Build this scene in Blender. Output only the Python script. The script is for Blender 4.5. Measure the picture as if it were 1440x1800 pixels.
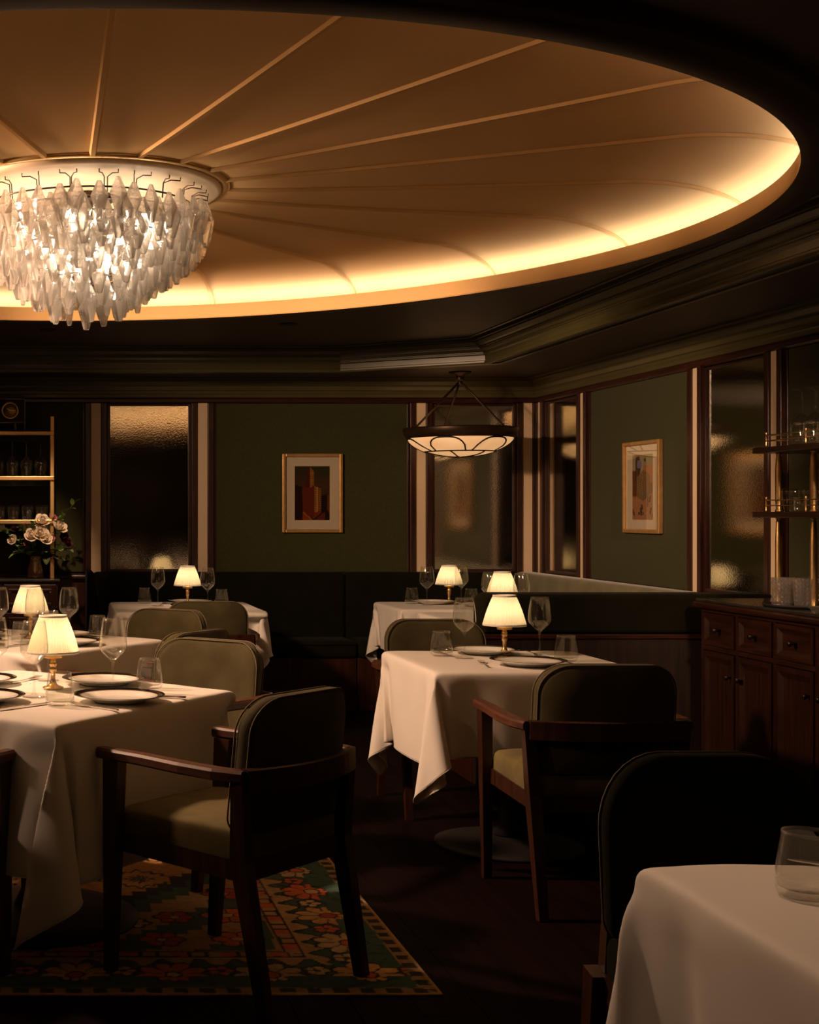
import bpy, bmesh, math, random, zlib, base64
import numpy as np
from mathutils import Vector, Matrix

# ---------------------------------------------------------------- camera, world, exposure
sc = bpy.context.scene
for o in list(bpy.data.objects):
    bpy.data.objects.remove(o)
EYE = 1.35            # camera height
FPX = 2450.0          # focal length in pixels of the 1440 x 1800 frame
PX, PY = 70.0, 900.0  # principal point (shift lens)
cam_d = bpy.data.cameras.new('camera')
cam = bpy.data.objects.new('camera', cam_d)
sc.collection.objects.link(cam)
cam.location = (0, 0, EYE)
cam.rotation_euler = (math.pi / 2, 0, 0)
cam_d.sensor_width = 36.0
cam_d.lens = 36.0 * FPX / 1800.0
cam_d.shift_x = (720.0 - PX) / 1800.0
cam_d.clip_start = 0.05
sc.camera = cam

world = bpy.data.worlds.new('night')
sc.world = world
world.use_nodes = True
world.node_tree.nodes['Background'].inputs[0].default_value = (0.010, 0.007, 0.004, 1)
world.node_tree.nodes['Background'].inputs[1].default_value = 0.3

sc.view_settings.view_transform = 'Standard'
sc.view_settings.look = 'None'
sc.view_settings.gamma = 1.0
sc.view_settings.use_curve_mapping = False
sc.view_settings.exposure = 0.0
cy = sc.cycles
cy.use_denoising = True
cy.max_bounces = 12
cy.diffuse_bounces = 4
cy.glossy_bounces = 4
cy.transmission_bounces = 12
cy.transparent_max_bounces = 40
cy.sample_clamp_indirect = 3.0
cy.caustics_reflective = False
cy.caustics_refractive = False

COVE = 8.0           # cove strip round the dome
CHAND = 30.0         # bulbs of the chandelier
LAMP = 28.0           # bulbs of the table lamps
BOWL = 0.70            # glass of the pendant bowls
SPOT = 430.0           # added fill spots and downlight beams (watts)
WARM = (1.0, 0.61, 0.385)

# ---------------------------------------------------------------- helpers
COL = sc.collection
R = math.radians
rnd = random.Random(7)


def link(o, parent=None):
    COL.objects.link(o)
    if parent is not None:
        o.parent = parent
    return o


def tag(o, label=None, cat=None, group=None, kind=None):
    if label: o['label'] = label
    if cat: o['category'] = cat
    if group: o['group'] = group
    if kind: o['kind'] = kind
    return o


def thing(name, label, cat, loc=(0, 0, 0), rotz=0.0, group=None):
    o = bpy.data.objects.new(name, None)
    o.empty_display_size = 0.1
    o.location = loc
    o.rotation_euler = (0, 0, rotz)
    link(o)
    return tag(o, label, cat, group)


def copy_tree(o, parent=None):
    c = o.copy()
    link(c, parent)
    for ch in list(o.children):
        if ch != c:
            copy_tree(ch, c)
    return c


class MB:
    """Collects vertices and faces, builds one mesh object."""

    def __init__(self):
        self.v, self.f, self.s = [], [], []

    def add(self, vs, fs, smooth=False):
        b = len(self.v)
        self.v += [tuple(p) for p in vs]
        self.f += [tuple(b + i for i in f) for f in fs]
        self.s += [smooth] * len(fs)
        return self

    def box(self, x0, x1, y0, y1, z0, z1, bev=0.0, seg=2, M=None):
        bm = bmesh.new()
        bmesh.ops.create_cube(bm, size=1)
        for v in bm.verts:
            v.co = Vector(((x0 + x1) / 2 + v.co.x * (x1 - x0), (y0 + y1) / 2 + v.co.y * (y1 - y0), (z0 + z1) / 2 + v.co.z * (z1 - z0)))
        if bev > 0:
            bmesh.ops.bevel(bm, geom=bm.edges[:], offset=bev, segments=seg, affect='EDGES', profile=0.5)
        self.bm(bm, bev > 0.012, M)
        return self

    def bm(self, bm, smooth=False, M=None):
        if M is not None:
            bm.transform(M)
        bm.verts.index_update()
        self.add([v.co[:] for v in bm.verts], [[v.index for v in f.verts] for f in bm.faces], smooth)
        bm.free()

    def hexa(self, A, B):
        """solid between quad A and quad B (4 points each, same winding)"""
        self.add(list(A) + list(B), [(3, 2, 1, 0), (4, 5, 6, 7), (0, 1, 5, 4), (1, 2, 6, 5), (2, 3, 7, 6), (3, 0, 4, 7)])
        return self

    def bar(self, p, q, w0, d0, w1=None, d1=None, side=(1, 0, 0)):
        """tapered square bar from p to q; w along side, d across"""
        w1 = w0 if w1 is None else w1
        d1 = d0 if d1 is None else d1
        p, q = Vector(p), Vector(q)
        ax = (q - p).normalized()
        s = Vector(side); s = (s - ax * s.dot(ax)).normalized()
        t = ax.cross(s)
        def quad(c, w, d):
            return [c - s * w / 2 - t * d / 2, c + s * w / 2 - t * d / 2, c + s * w / 2 + t * d / 2, c - s * w / 2 + t * d / 2]
        return self.hexa(quad(p, w0, d0), quad(q, w1, d1))

    def tube(self, pts, r, n=8, closed=False, smooth=True, caps=True):
        pts = [Vector(p) for p in pts]
        m = len(pts)
        rs = r if isinstance(r, (list, tuple)) else [r] * m
        prev = None
        vs, fs = [], []
        for i, p in enumerate(pts):
            a = pts[(i - 1) % m] if (closed or i > 0) else p
            b = pts[(i + 1) % m] if (closed or i < m - 1) else p
            t = (b - a).normalized()
            if prev is None:
                u = t.orthogonal().normalized()
            else:
                u = (prev - t * prev.dot(t))
                u = u.normalized() if u.length > 1e-6 else t.orthogonal().normalized()
            prev = u
            w = t.cross(u)
            for k in range(n):
                an = 2 * math.pi * k / n
                vs.append(p + (u * math.cos(an) + w * math.sin(an)) * rs[i])
        for i in range(m if closed else m - 1):
            for k in range(n):
                a, b = i * n + k, i * n + (k + 1) % n
                c, d = ((i + 1) % m) * n + (k + 1) % n, ((i + 1) % m) * n + k
                fs.append((a, b, c, d))
        if caps and not closed:
            fs.append(tuple(reversed(range(n))))
            fs.append(tuple((m - 1) * n + k for k in range(n)))
        return self.add(vs, fs, smooth)

    def lathe(self, prof, n=32, c=(0, 0, 0), smooth=True, mod=None, a0=0.0, a1=2 * math.pi):
        full = abs(a1 - a0 - 2 * math.pi) < 1e-6
        cols = n if full else n + 1
        vs, fs = [], []
        for i in range(cols):
            an = a0 + (a1 - a0) * i / n
            for j, (r, z) in enumerate(prof):
                rr = r * (mod(an, j) if mod else 1.0)
                vs.append((c[0] + rr * math.cos(an), c[1] + rr * math.sin(an), c[2] + z))
        m = len(prof)
        for i in range(n):
            k = (i + 1) % cols
            for j in range(m - 1):
                if prof[j][0] < 1e-7 and prof[j + 1][0] < 1e-7:
                    continue
                if prof[j][0] < 1e-7:
                    fs.append((i * m + j, k * m + j + 1, i * m + j + 1))
                elif prof[j + 1][0] < 1e-7:
                    fs.append((i * m + j, k * m + j, i * m + j + 1))
                else:
                    fs.append((i * m + j, k * m + j, k * m + j + 1, i * m + j + 1))
        return self.add(vs, fs, smooth)

    def poly(self, pts, z0, z1, M=None):
        """extruded polygon in the XY plane"""
        n = len(pts)
        vs = [Vector((p[0], p[1], z0)) for p in pts] + [Vector((p[0], p[1], z1)) for p in pts]
        if M is not None:
            vs = [M @ v for v in vs]
        fs = [tuple(reversed(range(n))), tuple(range(n, 2 * n))] + [(i, (i + 1) % n, n + (i + 1) % n, n + i) for i in range(n)]
        return self.add(vs, fs)

    def mesh(self, name, mat=None):
        me = bpy.data.meshes.new(name)
        me.from_pydata(self.v, [], self.f)
        me.polygons.foreach_set('use_smooth', self.s)
        if mat is not None:
            me.materials.append(mat)
        me.update()
        return me

    def build(self, name, mat, parent=None, loc=(0, 0, 0), rotz=0.0, fix=True):
        me = self.mesh(name, mat)
        if fix:
            bm = bmesh.new(); bm.from_mesh(me)
            bmesh.ops.remove_doubles(bm, verts=bm.verts, dist=1e-6)
            bmesh.ops.recalc_face_normals(bm, faces=bm.faces)
            bm.to_mesh(me); bm.free()
        o = bpy.data.objects.new(name, me)
        o.location = loc
        o.rotation_euler = (0, 0, rotz)
        return link(o, parent)


def sweep(path, prof, closed=False, flip=1):
    """Mitred sweep of profile points (d, z) along a 2D path; returns list of segment MBs. d grows to the left of the path."""
    n = len(path)
    P = [Vector((p[0], p[1])) for p in path]
    segs = n if closed else n - 1
    nor = []
    for i in range(segs):
        t = (P[(i + 1) % n] - P[i]).normalized()
        nor.append(Vector((-t.y, t.x)) * flip)
    mit = []
    for i in range(n):
        if closed:
            a, b = nor[(i - 1) % n], nor[i]
        else:
            a, b = nor[max(i - 1, 0)], nor[min(i, segs - 1)]
        m = a + b
        m = m / m.dot(a) if m.length > 1e-6 else a
        mit.append(m)
    out = []
    for i in range(segs):
        j = (i + 1) % n
        mb = MB()
        A = [(P[i] + mit[i] * d).to_tuple() + (z,) for d, z in prof]
        B = [(P[j] + mit[j] * d).to_tuple() + (z,) for d, z in prof]
        m = len(prof)
        mb.add(A + B, [(k, k + 1, m + k + 1, m + k) for k in range(m - 1)] + [tuple(range(m)), tuple(reversed(range(m, 2 * m)))])
        out.append(mb)
    return out


def floor_pt(x, y, z=0.75):
    """world XY of the point at height z seen at photograph pixel (x, y)"""
    Y = FPX * (EYE - z) / (y - PY)
    return ((x - PX) * Y / FPX, Y)


# ---------------------------------------------------------------- materials
MATS = {}


def nodes(name):
    m = bpy.data.materials.new(name)
    m.use_nodes = True
    nt = m.node_tree
    return m, nt, nt.nodes, nt.links, nt.nodes['Principled BSDF']


def setp(b, **kw):
    for k, v in kw.items():
        b.inputs[k.replace('_', ' ')].default_value = v


def simple(name, col, rough=0.5, metal=0.0, var=0.0, scale=8.0, bump=0.0, bscale=120.0, spec=0.5, stretch=(1, 1, 1), coat=0.0, sheen=0.0, col2=None):
    m, nt, N, L, b = nodes(name)
    setp(b, Base_Color=(*col, 1), Roughness=rough, Metallic=metal, Coat_Weight=coat, Sheen_Weight=sheen)
    b.inputs['Specular IOR Level'].default_value = spec
    tc = N.new('ShaderNodeTexCoord')
    mp = N.new('ShaderNodeMapping')
    mp.inputs['Scale'].default_value = stretch
    L.new(tc.outputs['Object'], mp.inputs[0])
    if var > 0 or col2:
        nz = N.new('ShaderNodeTexNoise')
        nz.inputs['Scale'].default_value = scale
        nz.inputs['Detail'].default_value = 6
        L.new(mp.outputs[0], nz.inputs['Vector'])
        rp = N.new('ShaderNodeValToRGB')
        rp.color_ramp.elements[0].position = 0.3
        rp.color_ramp.elements[1].position = 0.7
        c0 = col2 if col2 else tuple(max(0, c * (1 - var)) for c in col)
        c1 = col if col2 else tuple(min(1, c * (1 + var)) for c in col)
        rp.color_ramp.elements[0].color = (*c0, 1)
        rp.color_ramp.elements[1].color = (*c1, 1)
        L.new(nz.outputs['Fac'], rp.inputs[0])
        L.new(rp.outputs[0], b.inputs['Base Color'])
    if bump > 0:
        n2 = N.new('ShaderNodeTexNoise')
        n2.inputs['Scale'].default_value = bscale
        n2.inputs['Detail'].default_value = 3
        L.new(mp.outputs[0], n2.inputs['Vector'])
        bp = N.new('ShaderNodeBump')
        bp.inputs['Strength'].default_value = bump
        bp.inputs['Distance'].default_value = 0.004
        L.new(n2.outputs['Fac'], bp.inputs['Height'])
        L.new(bp.outputs[0], b.inputs['Normal'])
    MATS[name] = m
    return m


def wood(name, c0, c1, rough=0.35, axis=2, scale=9.0, coat=0.15):
    m, nt, N, L, b = nodes(name)
    tc = N.new('ShaderNodeTexCoord')
    mp = N.new('ShaderNodeMapping')
    s = [1.0, 1.0, 1.0]; s[axis] = 0.09
    mp.inputs['Scale'].default_value = s
    L.new(tc.outputs['Object'], mp.inputs[0])
    nz = N.new('ShaderNodeTexNoise')
    nz.inputs['Scale'].default_value = scale * 6
    nz.inputs['Detail'].default_value = 8
    nz.inputs['Distortion'].default_value = 0.6
    L.new(mp.outputs[0], nz.inputs['Vector'])
    rp = N.new('ShaderNodeValToRGB')
    rp.color_ramp.elements[0].position = 0.32
    rp.color_ramp.elements[1].position = 0.68
    rp.color_ramp.elements[0].color = (*c0, 1)
    rp.color_ramp.elements[1].color = (*c1, 1)
    L.new(nz.outputs['Fac'], rp.inputs[0])
    L.new(rp.outputs[0], b.inputs['Base Color'])
    setp(b, Roughness=rough, Coat_Weight=coat, Coat_Roughness=0.25)
    bp = N.new('ShaderNodeBump')
    bp.inputs['Strength'].default_value = 0.08
    bp.inputs['Distance'].default_value = 0.002
    L.new(nz.outputs['Fac'], bp.inputs['Height'])
    L.new(bp.outputs[0], b.inputs['Normal'])
    MATS[name] = m
    return m


def emit(name, col, strength):
    m = bpy.data.materials.new(name)
    m.use_nodes = True
    nt = m.node_tree
    nt.nodes.remove(nt.nodes['Principled BSDF'])
    e = nt.nodes.new('ShaderNodeEmission')
    e.inputs[0].default_value = (*col, 1)
    e.inputs[1].default_value = strength
    nt.links.new(e.outputs[0], nt.nodes['Material Output'].inputs[0])
    MATS[name] = m
    return m


def glassy(name, tint=(0.97, 0.97, 0.95), ior=1.5, rough=0.02, body=0.0, bodycol=(0.9, 0.85, 0.8), bump=0.0, bscale=60.0):
    """thin-walled glass: clear pane with Fresnel gloss, and a little milky body where asked"""
    m = bpy.data.materials.new(name)
    m.use_nodes = True
    nt = m.node_tree
    N, L = nt.nodes, nt.links
    N.remove(N['Principled BSDF'])
    out = N['Material Output']
    tr = N.new('ShaderNodeBsdfTransparent'); tr.inputs[0].default_value = (*tint, 1)
    gl = N.new('ShaderNodeBsdfGlossy'); gl.inputs['Roughness'].default_value = rough
    gl.inputs['Color'].default_value = (1, 1, 1, 1)
    fr = N.new('ShaderNodeFresnel')
    ge = N.new('ShaderNodeNewGeometry')           # same reflectance from either side of the thin wall
    mr = N.new('ShaderNodeMapRange')
    mr.inputs['To Min'].default_value = ior; mr.inputs['To Max'].default_value = 1.0 / ior
    L.new(ge.outputs['Backfacing'], mr.inputs['Value']); L.new(mr.outputs[0], fr.inputs['IOR'])
    mx = N.new('ShaderNodeMixShader')
    base = tr
    if body > 0:
        tl = N.new('ShaderNodeBsdfTranslucent'); tl.inputs[0].default_value = (*bodycol, 1)
        df = N.new('ShaderNodeBsdfDiffuse'); df.inputs[0].default_value = (*bodycol, 1)
        ad = N.new('ShaderNodeMixShader'); ad.inputs[0].default_value = 0.4
        L.new(tl.outputs[0], ad.inputs[1]); L.new(df.outputs[0], ad.inputs[2])
        mb = N.new('ShaderNodeMixShader'); mb.inputs[0].default_value = body
        L.new(tr.outputs[0], mb.inputs[1]); L.new(ad.outputs[0], mb.inputs[2])
        base = mb
    L.new(fr.outputs[0], mx.inputs[0])
    L.new(base.outputs[0], mx.inputs[1])
    L.new(gl.outputs[0], mx.inputs[2])
    if bump > 0:
        nz = N.new('ShaderNodeTexNoise'); nz.inputs['Scale'].default_value = bscale
        tc = N.new('ShaderNodeTexCoord'); L.new(tc.outputs['Object'], nz.inputs['Vector'])
        bp = N.new('ShaderNodeBump'); bp.inputs['Strength'].default_value = bump; bp.inputs['Distance'].default_value = 0.01
        L.new(nz.outputs['Fac'], bp.inputs['Height'])
        L.new(bp.outputs[0], gl.inputs['Normal']); L.new(bp.outputs[0], fr.inputs['Normal'])
    L.new(mx.outputs[0], out.inputs[0])
    MATS[name] = m
    return m


def crystal(name):
    """clear cast glass prisms: mostly refracting, partly passing light straight, a trace of milkiness"""
    m = bpy.data.materials.new(name)
    m.use_nodes = True
    nt = m.node_tree
    N, L = nt.nodes, nt.links
    N.remove(N['Principled BSDF'])
    g = N.new('ShaderNodeBsdfGlass'); g.inputs['IOR'].default_value = 1.38; g.inputs['Roughness'].default_value = 0.04
    g.inputs['Color'].default_value = (0.98, 0.96, 0.94, 1)
    tr = N.new('ShaderNodeBsdfTransparent'); tr.inputs[0].default_value = (0.97, 0.95, 0.92, 1)
    tl = N.new('ShaderNodeBsdfTranslucent'); tl.inputs[0].default_value = (0.95, 0.90, 0.84, 1)
    nz = N.new('ShaderNodeTexNoise'); nz.inputs['Scale'].default_value = 55; nz.inputs['Detail'].default_value = 2
    tc = N.new('ShaderNodeTexCoord'); L.new(tc.outputs['Object'], nz.inputs['Vector'])
    bp = N.new('ShaderNodeBump'); bp.inputs['Strength'].default_value = 0.25; bp.inputs['Distance'].default_value = 0.008
    L.new(nz.outputs['Fac'], bp.inputs['Height']); L.new(bp.outputs[0], g.inputs['Normal'])
    m1 = N.new('ShaderNodeMixShader'); m1.inputs[0].default_value = 0.40
    m2 = N.new('ShaderNodeMixShader'); m2.inputs[0].default_value = 0.26
    L.new(g.outputs[0], m1.inputs[1]); L.new(tr.outputs[0], m1.inputs[2])
    L.new(m1.outputs[0], m2.inputs[1]); L.new(tl.outputs[0], m2.inputs[2])
    L.new(m2.outputs[0], N['Material Output'].inputs[0])
    MATS[name] = m


def painted(name, rough=0.9, spec=0.2, bump=0.0, bscale=500.0, sheen=0.0):
    """colour from the mesh's own 'print' attribute"""
    m, nt, N, L, b = nodes(name)
    at = N.new('ShaderNodeAttribute'); at.attribute_name = 'print'
    L.new(at.outputs['Color'], b.inputs['Base Color'])
    setp(b, Roughness=rough, Sheen_Weight=sheen)
    b.inputs['Specular IOR Level'].default_value = spec
    if bump > 0:
        nz = N.new('ShaderNodeTexNoise'); nz.inputs['Scale'].default_value = bscale
        tc = N.new('ShaderNodeTexCoord'); L.new(tc.outputs['Object'], nz.inputs['Vector'])
        bp = N.new('ShaderNodeBump'); bp.inputs['Strength'].default_value = bump; bp.inputs['Distance'].default_value = 0.004
        L.new(nz.outputs['Fac'], bp.inputs['Height']); L.new(bp.outputs[0], b.inputs['Normal'])
    MATS[name] = m
    return m


M = MATS
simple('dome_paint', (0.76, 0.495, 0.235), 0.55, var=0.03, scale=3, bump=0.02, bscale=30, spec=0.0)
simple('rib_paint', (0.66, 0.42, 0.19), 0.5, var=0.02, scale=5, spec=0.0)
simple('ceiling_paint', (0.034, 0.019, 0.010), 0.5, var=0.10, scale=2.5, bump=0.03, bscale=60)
simple('cornice_paint', (0.082, 0.071, 0.026), 0.34, var=0.08, scale=5, spec=0.5)
simple('fabric_green', (0.053, 0.053, 0.020), 0.85, var=0.10, scale=60, bump=0.12, bscale=420, spec=0.15, sheen=0.15)
simple('strip_cream', (0.88, 0.68, 0.46), 0.6, var=0.03, scale=6, bump=0.05, bscale=300)
simple('wall_dark', (0.016, 0.008, 0.005), 0.6, var=0.10, scale=5)
wood('mahogany', (0.020, 0.0055, 0.0025), (0.055, 0.015, 0.007), 0.34)
wood('mahogany_h', (0.020, 0.0055, 0.0025), (0.055, 0.015, 0.007), 0.34, axis=0)
wood('mahogany_y', (0.020, 0.0055, 0.0025), (0.055, 0.015, 0.007), 0.34, axis=1)
wood('cabinet_wood', (0.013, 0.0036, 0.0016), (0.035, 0.0095, 0.004), 0.36)
wood('cabinet_wood_y', (0.016, 0.0045, 0.002), (0.044, 0.0125, 0.005), 0.36, axis=1)
wood('chair_wood', (0.022, 0.007, 0.004), (0.056, 0.018, 0.009), 0.36)
wood('arm_wood', (0.045, 0.013, 0.006), (0.115, 0.034, 0.014), 0.5, axis=1, coat=0.0)
wood('floor_wood', (0.0045, 0.0016, 0.001), (0.010, 0.0035, 0.0022), 0.7, axis=1, scale=3, coat=0.0)
M['floor_wood'].node_tree.nodes['Principled BSDF'].inputs['Specular IOR Level'].default_value = 0.05
wood('table_wood', (0.014, 0.009, 0.007), (0.03, 0.018, 0.012), 0.45)
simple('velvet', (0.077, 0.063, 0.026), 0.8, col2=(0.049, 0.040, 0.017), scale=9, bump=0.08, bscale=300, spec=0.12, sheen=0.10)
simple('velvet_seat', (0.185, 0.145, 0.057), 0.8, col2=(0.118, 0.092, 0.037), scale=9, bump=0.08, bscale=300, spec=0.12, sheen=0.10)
simple('velvet_dark', (0.013, 0.012, 0.0055), 0.9, col2=(0.008, 0.0075, 0.0035), scale=7, bump=0.08, bscale=300, spec=0.04, sheen=0.02)  # also stands in for shade on the nearest right-hand chair
simple('velvet_lit', (0.200, 0.185, 0.085), 0.8, col2=(0.110, 0.100, 0.046), scale=6, bump=0.08, bscale=300, spec=0.15, sheen=0.4)  # lit copy of the banquette velvet, lamplight put into the colour
simple('piping', (0.13, 0.10, 0.048), 0.7, var=0.05, scale=30)
simple('linen', (0.82, 0.77, 0.70), 0.85, var=0.015, scale=4, bump=0.06, bscale=900, spec=0.15, sheen=0.1)
simple('hem', (0.80, 0.74, 0.66), 0.85)
simple('porcelain', (0.86, 0.83, 0.77), 0.12, var=0.01, scale=4, spec=0.6)
simple('rim_navy', (0.012, 0.010, 0.012), 0.10, var=0.05, scale=9, spec=0.6)
simple('brass', (0.80, 0.52, 0.22), 0.28, 1.0, var=0.05, scale=12)
simple('brass_satin', (0.72, 0.47, 0.20), 0.42, 1.0, var=0.06, scale=10)
simple('bronze_dark', (0.055, 0.030, 0.016), 0.4, 0.6, var=0.1, scale=12)
simple('iron_dark', (0.010, 0.007, 0.005), 0.65, 0.0, var=0.1, scale=12)
simple('silver', (0.78, 0.73, 0.66), 0.22, 1.0, var=0.04, scale=15)
simple('marble_dark', (0.018, 0.016, 0.014), 0.15, col2=(0.045, 0.04, 0.032), scale=7, spec=0.6)
simple('gilt', (0.62, 0.36, 0.13), 0.38, 0.55, var=0.12, scale=20)
simple('mat_board', (0.74, 0.62, 0.50), 0.9, var=0.02, scale=30)
simple('knob_dark', (0.03, 0.018, 0.012), 0.25, 0.5, var=0.1, scale=20)
glassy('glass', ior=1.65, rough=0.0, body=0.004)
glassy('glass_cut', tint=(0.95, 0.93, 0.88), ior=2.1, rough=0.05, body=0.18)
glassy('picture_glass', ior=1.45, rough=0.0)
crystal('crystal')
glassy('vase_glass', tint=(0.86, 0.70, 0.54), ior=1.9, rough=0.02, body=0.04, bodycol=(0.6, 0.38, 0.25))
emit('cove_strip', (1.0, 0.95, 0.90), COVE)
emit('chandelier_bulb', (1.0, 0.76, 0.54), CHAND)
emit('lamp_bulb', (1.0, 0.74, 0.44), LAMP)
painted('print', 0.85)
painted('rug_pile', 0.95, 0.1, bump=0.35, bscale=380, sheen=0.2)


def mk_mirror():
    m, nt, N, L, b = nodes('mirror_antique')
    setp(b, Base_Color=(0.74, 0.70, 0.60, 1), Metallic=1.0, Roughness=0.05)
    tc = N.new('ShaderNodeTexCoord')
    nz = N.new('ShaderNodeTexNoise'); nz.inputs['Scale'].default_value = 130; nz.inputs['Detail'].default_value = 3
    L.new(tc.outputs['Object'], nz.inputs['Vector'])
    bp = N.new('ShaderNodeBump'); bp.inputs['Strength'].default_value = 0.05; bp.inputs['Distance'].default_value = 0.004
    L.new(nz.outputs['Fac'], bp.inputs['Height'])
    L.new(bp.outputs[0], b.inputs['Normal'])
    MATS['mirror_antique'] = m


def mk_shade():
    m = bpy.data.materials.new('lamp_pleat')
    m.use_nodes = True
    nt = m.node_tree; N, L = nt.nodes, nt.links
    N.remove(N['Principled BSDF'])
    tl = N.new('ShaderNodeBsdfTranslucent'); tl.inputs[0].default_value = (0.95, 0.86, 0.66, 1)
    df = N.new('ShaderNodeBsdfDiffuse'); df.inputs[0].default_value = (0.85, 0.76, 0.58, 1)
    mx = N.new('ShaderNodeMixShader'); mx.inputs[0].default_value = 0.35
    L.new(tl.outputs[0], mx.inputs[1]); L.new(df.outputs[0], mx.inputs[2])
    nz = N.new('ShaderNodeTexNoise'); nz.inputs['Scale'].default_value = 300
    tc = N.new('ShaderNodeTexCoord'); L.new(tc.outputs['Object'], nz.inputs['Vector'])
    bp = N.new('ShaderNodeBump'); bp.inputs['Strength'].default_value = 0.1; bp.inputs['Distance'].default_value = 0.002
    L.new(nz.outputs['Fac'], bp.inputs['Height']); L.new(bp.outputs[0], df.inputs['Normal'])
    L.new(mx.outputs[0], N['Material Output'].inputs[0])
    MATS['lamp_pleat'] = m


def mk_bowl():
    m, nt, N, L, b = nodes('bowl_glass')
    tc = N.new('ShaderNodeTexCoord')
    nz = N.new('ShaderNodeTexNoise'); nz.inputs['Scale'].default_value = 7; nz.inputs['Detail'].default_value = 4
    L.new(tc.outputs['Object'], nz.inputs['Vector'])
    rp = N.new('ShaderNodeValToRGB')
    rp.color_ramp.elements[0].position = 0.25; rp.color_ramp.elements[0].color = (0.90, 0.44, 0.17, 1)
    rp.color_ramp.elements[1].position = 0.75; rp.color_ramp.elements[1].color = (1.0, 0.58, 0.27, 1)
    L.new(nz.outputs['Fac'], rp.inputs[0])
    L.new(rp.outputs[0], b.inputs['Emission Color'])
    setp(b, Base_Color=(0.7, 0.55, 0.4, 1), Roughness=0.3, Emission_Strength=BOWL)
    MATS['bowl_glass'] = m


mk_mirror(); mk_shade(); mk_bowl()


def raster(name, w, h, nx, ny, colors, mat, parent=None, plane='XY', loc=(0, 0, 0), rotz=0.0, thick=0.0):
    """flat printed sheet: grid of nx x ny vertices with a colour per vertex (colors: ny x nx x 3, linear)"""
    xs = np.linspace(-w / 2, w / 2, nx); ys = np.linspace(-h / 2, h / 2, ny)
    X, Y = np.meshgrid(xs, ys)
    if plane == 'XY':
        co = np.stack([X, Y, np.zeros_like(X)], -1)
    else:
        co = np.stack([X, np.zeros_like(X), Y], -1)
    idx = np.arange(nx * ny).reshape(ny, nx)
    f = np.stack([idx[:-1, :-1], idx[:-1, 1:], idx[1:, 1:], idx[1:, :-1]], -1).reshape(-1, 4)
    me = bpy.data.meshes.new(name)
    me.vertices.add(nx * ny); me.vertices.foreach_set('co', co.reshape(-1).astype(np.float32))
    me.loops.add(f.size); me.loops.foreach_set('vertex_index', f.reshape(-1).astype(np.int32))
    me.polygons.add(len(f)); me.polygons.foreach_set('loop_start', (np.arange(len(f)) * 4).astype(np.int32))
    me.update(calc_edges=True)
    at = me.color_attributes.new('print', 'FLOAT_COLOR', 'POINT')
    rgba = np.ones((ny * nx, 4), np.float32); rgba[:, :3] = np.clip(colors, 0, 1).reshape(-1, 3)
    at.data.foreach_set('color', rgba.reshape(-1))
    me.materials.append(mat)
    o = bpy.data.objects.new(name, me)
    o.location = loc; o.rotation_euler = (0, 0, rotz)
    if thick > 0:
        md = o.modifiers.new('pile', 'SOLIDIFY'); md.thickness = thick; md.offset = -1
    return link(o, parent)


def srgb(r, g, b):
    def f(c):
        c /= 255.0
        return c / 12.92 if c <= 0.04045 else ((c + 0.055) / 1.055) ** 2.4
    return np.array([f(r), f(g), f(b)])

# ================================================================ THE ROOM
XW, YW = 3.58, 10.0            # right wall and back wall
XL, YR = -3.22, -1.0           # left wall and the wall behind the camera
ZC, ZS = EYE + 1.10, EYE + 0.955  # inner ceiling and outer soffit
DX, DY = 0.18, 5.28            # centre of the dome
ZPT = 2.14                     # top of the wall panelling

floor = MB().box(XL, XW, YR, YW, -0.10, -0.006).build('floor', M['wall_dark'])
tag(floor, kind='structure')
pw = 0.17
npl = int(math.ceil((XW - XL) / pw))
prnd = random.Random(3)
for i in range(npl):                      # long floor boards, butt joints staggered
    x0 = XL + i * pw
    x1 = min(x0 + pw, XW) - 0.003
    y = YR - prnd.uniform(0, 2.2)
    while y < YW:
        y2 = min(y + 2.4, YW)
        a, b = max(y, YR), y2 - 0.003
        if b - a > 0.2:
            MB().box(x0, x1, a, b, -0.006, 0.0).build('plank', M['floor_wood'], floor, fix=False)
        y += 2.4


# flat inner ceiling with the round opening
def flat_ceiling():
    n = 128
    mb = MB()
    x0, x1, y0, y1 = -2.80, 3.16, 1.05, 9.55
    vi, vo = [], []
    for i in range(n):
        a = 2 * math.pi * i / n
        c, s = math.cos(a), math.sin(a)
        vi.append((DX + 2.40 * c, DY + 2.40 * s))
        t = min([((x1 if c > 0 else x0) - DX) / c if abs(c) > 1e-9 else 1e9, ((y1 if s > 0 else y0) - DY) / s if abs(s) > 1e-9 else 1e9])
        vo.append((DX + t * c, DY + t * s))
    # snap the four corners
    for cx in (x0, x1):
        for cyy in (y0, y1):
            k = min(range(n), key=lambda i: (vo[i][0] - cx) ** 2 + (vo[i][1] - cyy) ** 2)
            vo[k] = (cx, cyy)
    z = ZC
    vs = [(p[0], p[1], z) for p in vi] + [(p[0], p[1], z) for p in vo] + [(p[0], p[1], z + 0.003) for p in vi] + [(p[0], p[1], z + 0.003) for p in vo]
    fs = []
    for i in range(n):
        j = (i + 1) % n
        fs.append((i, j, n + j, n + i))
        fs.append((2 * n + i, 3 * n + i, 3 * n + j, 2 * n + j))
        fs.append((i, 2 * n + i, 2 * n + j, j))
        fs.append((n + i, n + j, 3 * n + j, 3 * n + i))
    mb.add(vs, fs)
    return mb


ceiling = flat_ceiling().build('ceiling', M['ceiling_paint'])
tag(ceiling, kind='structure')
CT = (DX, DY, EYE)
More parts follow.
